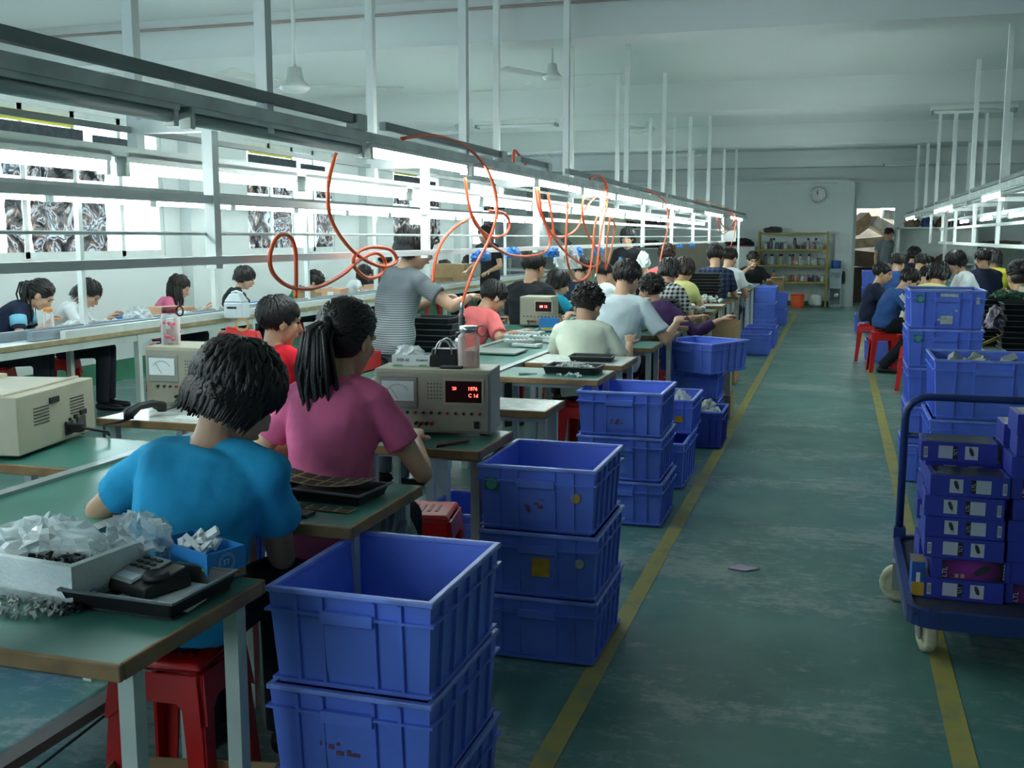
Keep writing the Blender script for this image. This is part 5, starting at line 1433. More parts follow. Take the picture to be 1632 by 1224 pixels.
# desk with plier and tray of white parts, white desk with black tray
tray('black tray heaped with white parts on the desk before the cream shirt', (-1.38, 5.68, .753), .3, .2, .04, R(-3))
heap('white_pellets', 'white parts heaped in the black tray before the cream shirt', 'parts', (-1.38, 5.69, .77), .12, .075, 200, .014, M_PARTS, .035, seed=51)
t = thing('pliers', 'small grey pliers lying on the desk left of the parts tray', 'pliers', (-1.6, 5.52, .757), .35)
MB().tube([(-.05, -.012, 0), (0, 0, 0), (.05, .006, 0)], [.006, .005, .003], 6).build('upper_jaw', M_CHROME, t); MB().tube([(-.05, .012, 0), (0, 0, .001), (.05, .0, 0)], [.006, .005, .003], 6).build('lower_jaw', M_GREY, t)
heap('loose_parts', 'loose white parts at the front edge of the desk before the cream shirt', 'parts', (-1.37, 5.47, .754), .1, .02, 10, .022, M_PARTS, .01, seed=52)
tray('empty black tray on the white wrapped desk behind the cream shirt', (-1.41, 6.28, .753), .26, .17, .03, R(2))
tray('small black tray on the centre bench beside the pink bottle', (-2.0, 5.2, .753), .24, .2, .03, R(3))
crumple('wrapped_part', 'pale wrapped lump on the centre bench beyond the small black tray', 'part', (-2.13, 5.55, .75), .05, .05, .04, M_PARTS, 53, n=18)
# housings on the bench in front of the salmon shirt
q = random.Random(9)
for k in range(7):
    t = thing('plastic_housing', 'pale device housing lying on the centre bench, %s from the camera before the salmon shirt' % ORD[k], 'housing', (-2.02 + q.uniform(-.13, .15), 6.95 + k * .1, .752 + .02 * (k % 3)), q.uniform(-.8, .8), 'pale device housings on the centre bench')
    MB().box((0, 0, .012), (.2, .09, .022)).build('shell', M_PARTS, t, bevel=.005)
    kk = MB()
    for i in range(5):
        for j in range(2): kk.box((-.06 + i * .028, -.018 + j * .03, .024), (.014, .014, .003))
    kk.build('keys', M_DARK, t)
t = open_box('printed_carton', 'small bright blue and yellow carton in front of the lit red display', 'carton', (-2.2, 8.2, .752), .15, .12, .1, M_BOXBLUE, R(8))
MB().box((0, -.0606, .02), (.12, .001, .02)).build('yellow_band', mat('yellow_band', 'd8c040', .5), t)
tag(MB().box((-2.14, 6.55, .76), (.4, .3, .012), rz=R(0)).build('work_board', mat('grey_green_board', '7f8f84', .5, var=.2), bevel=.003), 'grey work board on the centre bench beside the salmon shirt', 'board')

# ---------------------------------------------------------------- stacks of black trays
def tray_stack(x, y, z, n, where, group, w=.36, d=.27, step=.036, jit=.012, seed=1):
    q = random.Random(seed)
    for k in range(n):
        tray('black plastic tray, %s up in the stack %s' % (ORD[k], where), (x + q.uniform(-jit, jit), y + q.uniform(-jit, jit), z + k * step), w, d, .035, q.uniform(-.05, .05), group)
tray_stack(-2.41, 6.2, .753, 7, 'beside the standing pinstriped T-shirt', 'black trays by the pinstriped T-shirt', .3, .26, seed=2)
tray_stack(-1.5, 12.75, .753, 9, 'in front of the dark plaid shirt', 'black trays by the plaid shirt', .38, .28, .036, .02, 3)
tray_stack(-1.55, 9.75, .753, 5, 'beside the plum sweater sleeve', 'black trays by the plum sweater', .34, .26, .036, .02, 4)
tray_stack(-2.1, 9.55, .753, 4, 'before the teal top on the centre bench', 'black trays by the teal top', .32, .26, .036, .01, 5)
tray_stack(1.12, 8.0, .753, 9, 'behind the tall crates on the right', 'black trays behind the tall crates', .3, .26, .036, .01, 6)
for k in range(3):
    tray('black plastic tray tilted, %s of the three beside the tall crates' % ORD[k], (.92, 8.5, .95 + .037 * k), .3, .27, .035, .1, 'tilted black trays').rotation_euler = (0, .1, .1)
tag(MB().box((.92, 8.5, .85), (.3, .26, .19)).build('cardboard_box', M_CARD), 'cardboard box under the tilted black trays on the right desk', 'box')
tray_stack(1.21, 7.5, .753, 9, 'at the right edge of the photo', 'black trays at the right edge', .34, .26, .036, .01, 7)
crumple('circuit_board_bag', 'green circuit boards in clear bags on top of the black trays at right', 'bag', (1.14, 8.02, 1.08), .1, .08, .035, mat('green_boards', '3f6a52', .4, var=.6, scale=22), 61, n=24)
crumple('wire_bundle', 'bundle of pale wires and bags between the black tray stacks at right', 'wires', (1.03, 7.62, .9), .07, .07, .09, mat('pale_wires', 'a898a0', .5, var=.6, scale=30), 62, n=22)
tag(MB().bar((.9, 7.4, .80), (1.07, 7.45, .88), .018).build('screwdriver', mat('yellow_black_tool', 'b89a30', .4, var=.6, scale=30)), 'yellow and black screwdriver leaning before the trays at right', 'screwdriver')
open_box('foam_dish', 'small white foam dish on the right desk edge beside the tall crates', 'dish', (.98, 7.33, .753), .13, .11, .035, M_FOAM, .1, .008)
tag(MB().box((1.12, 7.4, .7545), (.34, .25, .003), rz=.05).build('paper_sheet', M_PAPER), 'white sheets spread under the trays at the right edge', 'paper')
# white part bundles on tray stacks
heap('white_parts', 'white parts on the tray stack before the teal top', 'parts', (-2.1, 9.55, .91), .13, .09, 26, .04, M_PARTS, .03, seed=54)
heap('white_parts', 'white parts around the trays before the dark plaid shirt', 'parts', (-1.4, 12.2, .755), .18, .15, 40, .05, M_PARTS, .06, seed=55)
heap('white_parts', 'white parts on desks beyond the plum sweater', 'parts', (-1.38, 10.6, .755), .15, .2, 40, .05, M_PARTS, .05, seed=56)
heap('white_parts', 'white parts on the desk left of the carton far down the aisle', 'parts', (-1.4, 16.6, .755), .15, .3, 40, .05, M_PARTS, .05, seed=57)
# ---------------------------------------------------------------- clutter along the window wall bench
def carton(label, loc, w, d, h, rz=0.0, m=None, lab=False, group=None, name='cardboard_box'):
    t = thing(name, label, 'box', loc, rz, group)
    MB().box((0, 0, h / 2), (w, d, h)).build('carton_body', m or M_CARD, t, bevel=.003)
    MB().box((0, 0, h + .0006), (.05, d, .001)).build('tape', mat('brown_tape', '96805c', .3), t)
    if lab: MB().box((0, -d / 2 - .0008, h * .5), (w * .3, .001, h * .4)).build('paper_label', M_PAPER, t)
    return t
M_PINKCARD = mat('salmon_cardboard', 'cfa080', .75, var=.06)
carton('flat salmon carton on the wall bench behind the flowered bottle', tuple(PZ(262, 507, .753) + V(0, .1, 0)), .34, .3, .1, R(-20), M_PINKCARD)
carton('brown carton with a paper label on the wall bench before the green polo', (-5.95, 11.9, .753), .26, .3, .12, .1, M_PINKCARD, True)
open_box('cardboard_carton', 'open brown carton on the wall bench left of the labelled carton', 'carton', (-5.95, 11.2, .753), .26, .24, .1, M_CARD, .2, .004, .08)
carton('salmon carton on the wall bench before the white sleeveless top', (-5.95, 13.2, .753), .3, .3, .11, 0, M_PINKCARD)
open_box('cardboard_carton', 'opened carton with flaps far along the wall bench', 'carton', (-5.9, 15.6, .753), .3, .3, .08, M_CARD, .3, .004, .1)
M_BLUEBIN = mat('bright_blue_bin', '1f7fd0', .4)
open_box('parts_bin', 'bright blue parts bin at the near end of the wall bench', 'bin', (-5.72, 5.75, .753), .22, .3, .09, M_BLUEBIN, .1, .005)
open_box('parts_bin', 'bright blue parts bin before the white T-shirt on the wall bench', 'bin', (-5.98, 7.95, .753), .2, .26, .05, M_BLUEBIN, .2, .005)
open_box('parts_bin', 'blue parts bin on the wall bench beside the white jug', 'bin', (-5.95, 10.15, .753), .24, .26, .05, M_BLUEBIN, 0, .005)
crumple('plastic_bag', 'clear plastic bag on the wall bench before the white T-shirt', 'bag', (-5.75, 7.75, .752), .13, .1, .09, M_BAG, 71)
crumple('plastic_bag', 'clear bag of small parts on the wall bench near the orange-capped bottle', 'bag', (-5.8, 7.0, .752), .12, .1, .05, M_BAG, 72)
crumple('plastic_bag', 'clear plastic bag on the wall bench left of the flowered bottle', 'bag', (-5.7, 8.35, .752), .1, .1, .05, M_BAG, 73)
for (lab, x, y, n, sd) in (('white moulded parts along the wall bench before the white T-shirt', -5.95, 7.4, 50, 74), ('white moulded parts along the wall bench before the pink T-shirt', -5.9, 9.1, 60, 75), ('white moulded parts far along the wall bench', -5.85, 14.4, 60, 76), ('white moulded parts on the wall bench past the labelled carton', -5.8, 12.6, 40, 77)):
    heap('moulded_parts', lab, 'parts', (x, y, .754), .2, .35, n, .05, M_PARTS, .04, seed=sd)
q = random.Random(5)
for k in range(6):
    tag(MB().box((0, 0, .0125), (.22, .16, .025)).build('component_box', M_PAPER, loc=(-5.86 + q.uniform(-.03, .03), 9.7 + .22 * (k // 2) + q.uniform(-.02, .02), .753 + .026 * (k % 2)), rz=q.uniform(-.2, .2), bevel=.003),
        'flat white component box, %s of those left of the white jug' % ORD[k], 'box', 'flat white component boxes')
tag(MB().box((-5.66, 5.2, .755), (.3, .5, .003), rz=.1).build('paper_sheet', M_PAPER), 'white sheet on the near end of the wall bench', 'paper')
t = thing('plastic_bag', 'clear plastic packet lying on the centre bench left of the blue shirt', 'bag', (-2.1, 2.9, .753))
crumple('packet', None, None, (0, 0, 0), .1, .07, .008, M_BAG, 79).parent = t
t = thing('tool_pouch', 'red pouch with tape roll and pliers behind the analogue meter tester', 'pouch', (-2.62, 4.3, 1.02), .2)
MB().hexa([(-.09, -.04, 0), (.08, -.04, 0), (.08, .04, 0), (-.09, .04, 0)], [(-.08, -.02, .07), (.07, -.03, .05), (.07, .03, .05), (-.08, .02, .07)]).build('pouch_body', M_RED, t, bevel=.01)
MB().lathe([(.022, -.01), (.032, -.01), (.032, .01), (.022, .01)], 18, ring=True).build('tape_roll', mat('tan_tape', 'b48a58', .4), t, loc=(0, -.02, .08)).rotation_euler = (R(80), 0, .4)
MB().tube([(.06, 0, .05), (.085, 0, .12)], [.008, .003], 8).build('plier_tip', M_BLACK, t)
open_box('parts_bin', 'red parts bin on a desk behind the person in red', 'bin', (-2.66, 5.4, .753), .34, .3, .1, M_RED, 0, .006)
crumple('cloth_heap', 'black bag in the blue crate under the pale desk', 'bag', (-3.2, 4.45, .3), .17, .12, .08, M_BLACK, 80)

# ---------------------------------------------------------------- orange air hoses and drivers
def spline(pts, n=6):
    P = [Vector(p) for p in pts]; out = []
    for i in range(len(P) - 1):
        p0, p1, p2, p3 = P[max(i - 1, 0)], P[i], P[i + 1], P[min(i + 2, len(P) - 1)]
        for j in range(n):
            t_ = j / n
            out.append(.5 * ((2 * p1) + (-p0 + p2) * t_ + (2 * p0 - 5 * p1 + 4 * p2 - p3) * t_ * t_ + (-p0 + 3 * p1 - 3 * p2 + p3) * t_ ** 3))
    out.append(P[-1]); return out
def hose(label, px, X, driver=True, r=.0085, dx=()):
    pts = []
    for i, (x, y) in enumerate(px):
        pts.append(PX(x, y, X + (dx[i] if i < len(dx) else 0)))
    t = thing('air_hose', label, 'hose', (0, 0, 0))
    MB().tube(spline(pts), r, 8).build('hose', M_ORANGE, t, smooth=True)
    if driver:
        e = pts[-1]
        MB().tube([e + V(0, 0, .02), e, e + V(0, 0, -.05)], [.008, .011, .009], 10).build('coupling', M_CHROME, t, smooth=True)
        MB().tube([e + V(0, 0, -.05), e + V(0, 0, -.06), e + V(0, 0, -.2), e + V(0, 0, -.23)], [.01, .017, .017, .007], 12).build('air_driver', M_DARK, t, smooth=True)
    return t
hose('orange hose arching over the first lit tube and down to a driver', [(640, 221), (690, 216), (740, 232), (775, 268), (790, 310), (791, 345), (778, 385), (757, 425), (742, 465), (736, 488)], -1.85)
hose('orange hose hanging in a big loop left of the standing pinstriped T-shirt', [(536, 245), (524, 290), (525, 340), (545, 380), (575, 410), (610, 425), (632, 416), (622, 398), (590, 394), (567, 405), (565, 425), (585, 443), (607, 437), (614, 418), (600, 403), (572, 415), (545, 438), (505, 458), (465, 458), (437, 438), (430, 410), (440, 380), (458, 374), (470, 395), (472, 440), (471, 475)], -1.98, False)
hose('orange hose falling from the first lit tube in a wide loop', [(741, 283), (748, 330), (760, 360), (785, 378), (806, 372), (812, 355), (803, 340), (780, 336)], -1.95, False)
hose('orange hose curving from the pinstriped shoulder up to the upper rail', [(752, 346), (725, 362), (702, 390), (692, 425), (690, 450)], -2.0, False)
hose('orange hose crossing under the blue clips beside the black T-shirt', [(753, 345), (775, 380), (790, 395), (815, 407), (845, 408), (868, 402), (877, 385), (870, 360), (858, 330), (854, 300)], -1.95, False)
hose('orange hose swinging in a low arc past the navy top', [(858, 300), (864, 340), (880, 375), (905, 405), (935, 424), (955, 420), (952, 400), (935, 370), (928, 340), (930, 310)], -1.92, False)
hose('orange hose hanging in a narrow U beside the white upright', [(873, 308), (880, 350), (884, 375), (900, 377), (920, 363), (935, 330), (950, 312)], -1.98, False)
hose('orange hose hanging down to a driver before the navy top', [(905, 322), (903, 365), (902, 400), (908, 430), (922, 447), (938, 437), (944, 405), (950, 350), (966, 325)], -1.9, False)
hose('orange hose pair hanging behind the fifth drop post', [(962, 283), (968, 320), (960, 360), (954, 400), (950, 440)], -1.88)
hose('long thin orange loop right of the fifth drop post', [(972, 345), (967, 390), (965, 430), (972, 405), (980, 365), (976, 348)], -1.9, False, .007)
hose('orange hose dropping from the far tubes to a driver above the plum sweater', [(1028, 303), (1050, 312), (1063, 330), (1064, 365), (1055, 400), (1051, 425)], -1.85)
hose('coiled orange hose bundle at the far end of the main lamp row', [(1110, 319), (1140, 325), (1170, 340), (1172, 362), (1155, 362), (1143, 348), (1150, 372), (1160, 368), (1172, 350), (1170, 375), (1162, 398)], -1.8, False, .008)
hose('short orange hose bridging the lamp channel near the third pair of poles', [(818, 258), (820, 240), (830, 252), (838, 262)], -1.86, False)
hose('orange hose bowed over the channel near the fourth pair of poles', [(940, 286), (955, 280), (967, 295), (966, 320)], -1.84, False)
p = PX(1164, 360, -2.1)
tag(MB().box((p.x, p.y, 1.52), (.24, .004, .22)).build('paper_notice', M_PAPER), 'white paper notice hanging at the far end of the centre rack', 'notice')
# blue folded clips and bags on the lower rail
for k, (x, y) in enumerate(((767, 402), (817, 398), (880, 398), (920, 397), (952, 396), (1065, 390), (1084, 390), (1103, 389))):
    p = PX(x, y, -2.05)
    s = .8 if k > 4 else 1
    o = crumple('folded_pouch', 'blue folded plastic pouch, %s from the left on the lower rail' % ORD[k], 'pouch', (p.x, p.y, p.z - .055 * s), .045 * s, .13 * s, .045 * s, mat('blue_folded_plastic', '2f86d8', .4), 150 + k, n=16, group='blue folded pouches on the lower rail')
for (x, y, lab, X, sx) in ((905, 412, 'clear bag of parts hanging from the lower rail above the teal top', -2.05, .1), (1025, 415, 'white bag hanging from the lower rail beside the standing person in black', -2.05, .07)):
    p = PX(x, y, X); crumple('hanging_bag', lab, 'bag', (p.x, p.y, p.z - .08), sx, sx * .8, .11, M_BAG if x < 1000 else M_PAPER, int(x))
p = PX(782, 425, -5.9)
carton('brown carton with printing standing on the wall bench behind the black T-shirt', (-5.85, 15.9, .753), .5, .4, .33, 0, M_CARD)
carton('brown carton behind the teal top on the window side', (-2.62, 13.25, .753), .34, .3, .28, 0, M_CARD)

# ---------------------------------------------------------------- cartons along the left aisle
open_box('cardboard_carton', 'tall open cardboard carton standing by the left aisle line', 'carton', (-1.18, 11.2, 0), .44, .62, .62, M_CARD, 0, .006)
carton('small printed carton on the floor by the yellow line, lower of two', (-.93, 8.95, 0), .26, .34, .2, 0, M_CARD, True)
carton('small printed carton by the yellow line, upper of two', (-.95, 9.0, .202), .26, .34, .2, .06, mat('pale_carton', 'b5a888', .75), True)
open_box('cardboard_carton', 'open carton with raised flaps at the far end of the desks', 'carton', (-1.13, 20.0, 0), .4, .4, .72, M_CARD, 0, .006, .1)
tag(MB().poly([(-.06, -.03, 0), (.02, -.05, 0), (.08, .01, 0), (.02, .02, 0), (-.01, .05, 0)], (0, 0, .004)).build('paper_scrap', mat('lilac_paper', 'b9a9bd', .6), loc=tuple(PZ(1182, 905, .003))), 'crumpled lilac paper scrap on the aisle floor', 'paper')

# ---------------------------------------------------------------- far wall: jar rack, bucket, gas bottle, water dispenser
M_YRACK = mat('yellow_rack_paint', '94832f', .5, var=.15)
xa, xb, yr = -1.66, -.19, 23.85
t = thing('storage_rack', 'yellow steel rack of jars and mugs against the far wall', 'rack', ((xa + xb) / 2, yr, 0)); hw = (xb - xa) / 2
for sx in (-1, 1):
    for sy in (-1, 1): MB().box((sx * (hw - .02), sy * .17, .81), (.04, .04, 1.62)).build('upright', M_YRACK, t)
SHELF = (1.58, 1.23, .885, .53)
for z in SHELF: MB().box((0, 0, z), (2 * hw, .4, .035)).build('shelf', M_YRACK, t)
JC = ['c8d0d0', 'a8b8b4', '8a9e68', 'a88f96', 'c8c8c0', '4f638a', 'b0705a', '6a5660', 'a8b0bc', 'b8a4ae', '585862', '86a0aa', 'c0c8c8', '9aa8a8']
q = random.Random(14)
def jar(kind, label, loc, col, group, s=1.0):
    key = (kind, col)
    if key in JR: return dup(JR[key], loc, q.uniform(-1, 1), label, group)
    if kind == 'mug':
        t = thing('mug', label, 'mug', loc, .3, group)
        MB().lathe([(0, 0), (.036, 0), (.038, .09), (.034, .09), (.032, .01), (0, .01)], 14).build('cup', mat('jar_' + col, col, .35), t, smooth=True)
        MB().tube([(.036, 0, .07), (.06, 0, .06), (.058, 0, .03), (.036, 0, .022)], .005, 6).build('handle', MATS['jar_' + col], t, smooth=True)
    elif kind == 'jar':
        t = thing('glass_jar', label, 'jar', loc, .3, group)
        MB().lathe([(0, 0), (.04, 0), (.042, .01), (.042, .11), (.032, .125), (.032, .13), (0, .13)], 14).build('glass', mat('jar_' + col, col, .2), t, smooth=True)
        MB().lathe([(.036, .125), (.036, .15), (0, .152)], 14).build('lid', M_GREY, t, smooth=True)
    else:
        t = thing('flask', label, 'flask', loc, .3, group)
        MB().lathe([(0, 0), (.034, 0), (.036, .01), (.036, .17), (.026, .19), (.026, .195)], 14).build('body', mat('jar_' + col, col, .25), t, smooth=True)
        MB().lathe([(.027, .19), (.027, .225), (.018, .235), (0, .235)], 14).build('cap', M_DARK, t, smooth=True)
    JR[key] = t
    return t
JR = {}
SN = {1: 'top', 2: 'middle', 3: 'lowest'}
for si, xs in ((1, [.06, .1, .14, .18, .22, .27, .33, .36, .39, .44, .49, .52, .57, .64, .67, .71, .78, .82, .86, .9, .94]), (2, [.03, .06, .11, .19, .21, .32, .34, .46, .5, .52, .61, .64, .73, .79, .82, .86, .91, .94]), (3, [.1, .15, .19, .23, .27, .31, .36, .42, .46, .5, .55, .6, .65, .7, .73, .76, .8, .84, .87, .9, .93])):
    for k, u in enumerate(xs):
        kind = q.choice(['mug', 'jar', 'jar', 'flask'])
        lab = '%s %s from the left on the %s jar shelf of the yellow rack' % ({'mug': 'small mug', 'jar': 'lidded jar', 'flask': 'tall flask'}[kind], ORD[k] if k < 20 else 'last', SN[si])
        jar(kind, lab, (xa + u * (xb - xa), yr + q.uniform(-.12, .06), SHELF[si] + .018), q.choice(JC), 'jars and mugs on the yellow rack')
crumple('cloth_bag', 'dark grey bag lying on top of the yellow rack', 'bag', (-1.36, 23.85, 1.6), .19, .13, .08, mat('dark_grey_cloth', '4c4f56', .8), 91)
t = thing('bucket', 'orange plastic bucket on the floor before the yellow rack', 'bucket', (-.78, 23.4, 0))
MB().lathe([(0, 0), (.12, 0), (.125, .01), (.15, .29), (.146, .29), (.12, .02), (0, .02)], 24).build('pail', mat('orange_bucket_plastic', 'e85a28', .4), t, smooth=True)
MB().lathe([(.15, .275), (.165, .28), (.165, .295), (.148, .297)], 24, ring=True).build('rim', MATS['orange_bucket_plastic'], t, smooth=True)
t = thing('gas_cylinder', 'squat white gas cylinder beside the orange bucket', 'cylinder', (-.42, 23.75, 0))
MB().lathe([(0, .02), (.1, .02), (.135, .05), (.14, .08), (.14, .2), (.12, .25), (.05, .28), (0, .285)], 24).build('tank', M_WHITE, t, smooth=True)
MB().lathe([(.09, 0), (.1, 0), (.1, .035), (.09, .035)], 20, ring=True).build('foot_ring', M_GREY, t, smooth=True)
MB().tube([(0, 0, .27), (0, 0, .35)], .018, 8).tube([(-.03, 0, .345), (.03, 0, .345)], .012, 8).build('valve', M_CHROME, t)
t = thing('water_dispenser', 'grey water dispenser with a blue bottle stand beside the yellow rack', 'dispenser', (-.02, 23.95, 0))
MG = mat('dispenser_plastic', '9fb0b4', .4)
MB().box((0, .02, .615), (.25, .28, .43)).box((0, .13, .2), (.25, .06, .4)).box((-.115, .0, .2), (.02, .3, .4)).box((.115, 0, .2), (.02, .3, .4)).box((0, 0, .03), (.25, .3, .06)).build('cabinet', MG, t, bevel=.006)
MB().box((0, -.125, .7), (.19, .012, .1)).build('tap_panel', M_GREY, t)
for sx in (-1, 1): MB().tube([(sx * .05, -.13, .66), (sx * .05, -.17, .66), (sx * .05, -.17, .63)], .011, 8).build('tap', M_WHITE if sx < 0 else M_BLUEBIN, t)
MB().lathe([(.09, .83), (.1, .84), (.1, .99), (.085, 1.0), (.0, 1.0)], 18).build('water_bottle', mat('blue_bottle_plastic', '2f62ae', .25), t, smooth=True)
MB().ball((.03, -.02, .25), (.05, .05, .05), 12, 8).build('cup', M_WHITE, t, smooth=True)
crumple('hanging_cloth', 'grey cloth hanging on the far wall right of the dispenser', 'cloth', (.14, 24.05, .5), .04, .04, .16, MATS['dark_grey_cloth'], 92)

# ---------------------------------------------------------------- far left: cabinets, hood, panels, shelves
def cabinet(label, x0, x1, y, z0, z1, m, depth=.4, doors=2, name='cabinet'):
    t = thing(name, label, 'cabinet', ((x0 + x1) / 2, y, z0)); w, h = x1 - x0, z1 - z0
    MB().box((0, 0, h / 2), (w, depth, h)).build('carcass', m, t, bevel=.005)
    for k in range(doors):
        dw = w / doors
        dr = MB().box((-w / 2 + (k + .5) * dw, -depth / 2 - .008, h / 2), (dw - .02, .016, h - .04)).build('door', m, t, bevel=.004)
        MB().box((-w / 2 + (k + (.85 if k % 2 == 0 else .15)) * dw, -depth / 2 - .022, h * .55), (.015, .015, .1)).build('handle', M_GREY, dr)
    return t
M_CREAM = mat('cream_cabinet_paint', 'c6cbb0', .5, var=.05)
cabinet('cream two door cabinet behind the hanging orange hoses at the far wall', -6.05, -4.55, 23.7, .3, 2.0, M_CREAM, .5)
cabinet('low white cabinet with a black bag on top left of the yellow rack', -2.35, -1.72, 23.8, 0, 1.3, M_WHITE, .45, 1)
crumple('black_bag', 'black bag and clothes on the low white cabinet left of the yellow rack', 'bag', (-2.05, 23.75, 1.3), .3, .18, .11, M_BLACK, 93)
tag(MB().box((-2.1, 23.6, 1.312), (.5, .1, .024)).build('red_folder', M_RED), 'red folder under the black bag on the low white cabinet', 'folder')
structure(MB().box((-3.05, 22.9, .85), (1.25, .05, 1.1)), 'trim_3', mat('grey_brown_board', '857d6e', .8, var=.06))
tag(bpy.data.objects['trim_3'], kind='structure')
t = thing('shelf_unit', 'white shelf unit of folded clothes behind the standing person in black', 'shelf', (-4.15, 23.7, 0))
for z in (.3, 1.25, 1.68): MB().box((0, 0, z), (1.15, .45, .03)).build('shelf', M_WHITE, t)
for sx in (-1, 1): MB().box((sx * .56, 0, .98), (.03, .45, 1.96)).build('side_panel', M_WHITE, t)
for k, (x, z, c, sx) in enumerate(((-4.5, 1.695, '4a4238', .18), (-4.1, 1.695, '6a5240', .2), (-3.85, 1.695, '5a4a4a', .15), (-4.0, 1.265, '3c3432', .3), (-4.5, 1.265, '5a5048', .16))):
    crumple('clothes_bundle', 'dark clothes bundle, %s on the white shelf unit at the far wall' % ORD[k], 'clothes', (x, 23.65, z), sx, .15, .1, mat('bundle_' + c, c, .85), 100 + k, group='clothes bundles on the white shelf unit')
# fume hood and partition
t = thing('fume_hood', 'grey sheet metal hood with sloping sides at the far left', 'hood', (-5.75, 20.6, 0))
MB().hexa([(-.75, -.4, 1.25), (.75, -.4, 1.25), (.75, .4, 1.25), (-.75, .4, 1.25)], [(-.25, -.2, 1.75), (.2, -.2, 1.75), (.2, .2, 1.75), (-.25, .2, 1.75)]).box((-.03, 0, 2.1), (.34, .34, .7)).build('hood_shell', mat('dark_grey_sheet', '6b706d', .5, .3), t)
for sx in (-1, 1): MB().box((sx * .7, .3, .62), (.05, .05, 1.25)).build('leg', M_LEG, t)
MB().box((0, 0, .85), (1.4, .7, .04)).build('hood_table', M_GREY, t)
structure(MB().span((-7.2, 22.2, 0), (-6.3, 22.24, 2.1)), 'trim_4', mat('grey_partition', '8d938f', .6))

# right far wall: white cabinet with clutter, grey board
t = thing('shelf_unit', 'white shelf cabinet with clutter on top right of the doorway', 'shelf', (1.95, 23.75, 0))
for sx in (-1, 1): MB().box((sx * .75, 0, .85), (.04, .5, 1.7)).build('side_panel', M_WHITE, t)
for z in (.95, 1.69): MB().box((0, 0, z), (1.54, .5, .035)).build('shelf', M_WHITE, t)
MB().box((0, .2, 1.34), (1.5, .02, .7)).build('back_panel', M_WHITE, t)
for k, (x, z, c, sx) in enumerate(((1.45, 1.71, '8a7258', .15), (1.75, 1.71, '3c5a8a', .12), (2.05, 1.71, '8a4a34', .14), (2.4, 1.71, '6a5a50', .16), (1.6, .97, '3a3038', .3), (2.2, .97, '5a4038', .28))):
    crumple('clothes_bundle', 'bundle of bags or clothes, %s on the white cabinet right of the doorway' % ORD[k], 'bundle', (x, 23.65, z), sx, .17, .12, mat('bundle_' + c, c, .85), 120 + k, group='bundles on the white cabinet')
tag(MB().box((3.3, 23.9, .85), (1.1, .06, 1.0)).build('display_board', mat('grey_green_panel', '7c857f', .7)), 'grey green board leaning at the far right wall', 'board')
crumple('clothes_bundle', 'row of dark items on the ledge above the grey green board', 'bundle', (3.2, 23.9, 1.35), .4, .05, .05, MATS['bundle_6a5a50'], 140)

# scrap pile in the yard behind the doorway
for k, (x, y, z, w, d, h, rz, ry, c) in enumerate(((.75, 26.2, .4, 1.3, .9, .8, .2, 0, '3c3028'), (.6, 26.0, 1.0, 1.2, .8, .35, -.1, .1, '5a4a3c'), (.65, 25.9, 1.38, 1.1, .7, .22, .1, -.08, 'a89a80'), (.95, 25.7, 1.72, .6, .5, .25, .3, .5, 'd8d4c8'), (.45, 25.8, 1.8, .5, .4, .3, .5, -.6, 'b09878'), (1.15, 25.9, 2.0, .4, .4, .2, .1, .15, 'dfe4e0'))):
    o = MB().box((0, 0, 0), (w, d, h)).build('scrap_box', mat('scrap_' + c, c, .8, var=.3), loc=(x, y, z), bevel=.01); o.rotation_euler = (0, ry, rz)
    tag(o, '%s box of the scrap pile seen through the far doorway, %s from the ground' % ({0: 'dark', 1: 'brown', 2: 'pale brown', 3: 'white tilted', 4: 'tan tilted', 5: 'white'}[k], ORD[k]), 'box', 'scrap pile behind the doorway')
# ---------------------------------------------------------------- blue platform trolley with product boxes
M_TROL = mat('navy_trolley_paint', '22356e', .35, var=.1)
M_TYRE = mat('cream_wheel', 'c9c3a4', .5, var=.2, scale=30)
TX0, TX1, TY0, TY1, TZ = .295, .93, 3.80, 4.78, .205
t = thing('platform_trolley', 'navy blue platform trolley loaded with product boxes by the right aisle line', 'trolley', ((TX0 + TX1) / 2, (TY0 + TY1) / 2, 0))
hw, hd = (TX1 - TX0) / 2, (TY1 - TY0) / 2
MB().box((0, 0, TZ - .012), (2 * hw - .02, 2 * hd - .02, .012)).build('deck', mat('dark_deck_sheet', '2a3040', .6, var=.3), t)
cr = .09; path = []
for (cx, cy, a0) in ((hw - cr, -hd + cr, -90), (hw - cr, hd - cr, 0), (-hw + cr, hd - cr, 90), (-hw + cr, -hd + cr, 180)):
    for i in range(6):
        a = R(a0 + i * 18); path.append(V(cx + cr * math.cos(a), cy + cr * math.sin(a), TZ - .025))
fr = MB()
for i in range(len(path)):
    a, b = path[i], path[(i + 1) % len(path)]
    fr.bar(a, b + (b - a).normalized() * .004, .028, .062)
fr.build('deck_frame', M_TROL, t)
hy = hd - .01; zt = .825
hp = [(-hw + .01, hy, TZ - .03), (-hw + .012, hy, zt - .1)] + [(-hw + .012 + .09 * (1 - math.cos(R(a))), hy, zt - .1 + .09 * math.sin(R(a)) + .01) for a in (20, 45, 70, 90)]
hp += [(-x, y, z) for (x, y, z) in reversed(hp)]
MB().tube(hp, .0165, 12).build('handle', M_TROL, t, smooth=True)
MB().tube([(-hw + .012, hy, .655), (hw - .012, hy, .655)], .013, 10).build('cross_bar', M_TROL, t, smooth=True)
for sx in (-1, 1): MB().box((sx * (hw - .012), hy, TZ + .02), (.05, .05, .05)).build('handle_socket', M_TROL, t, bevel=.004)
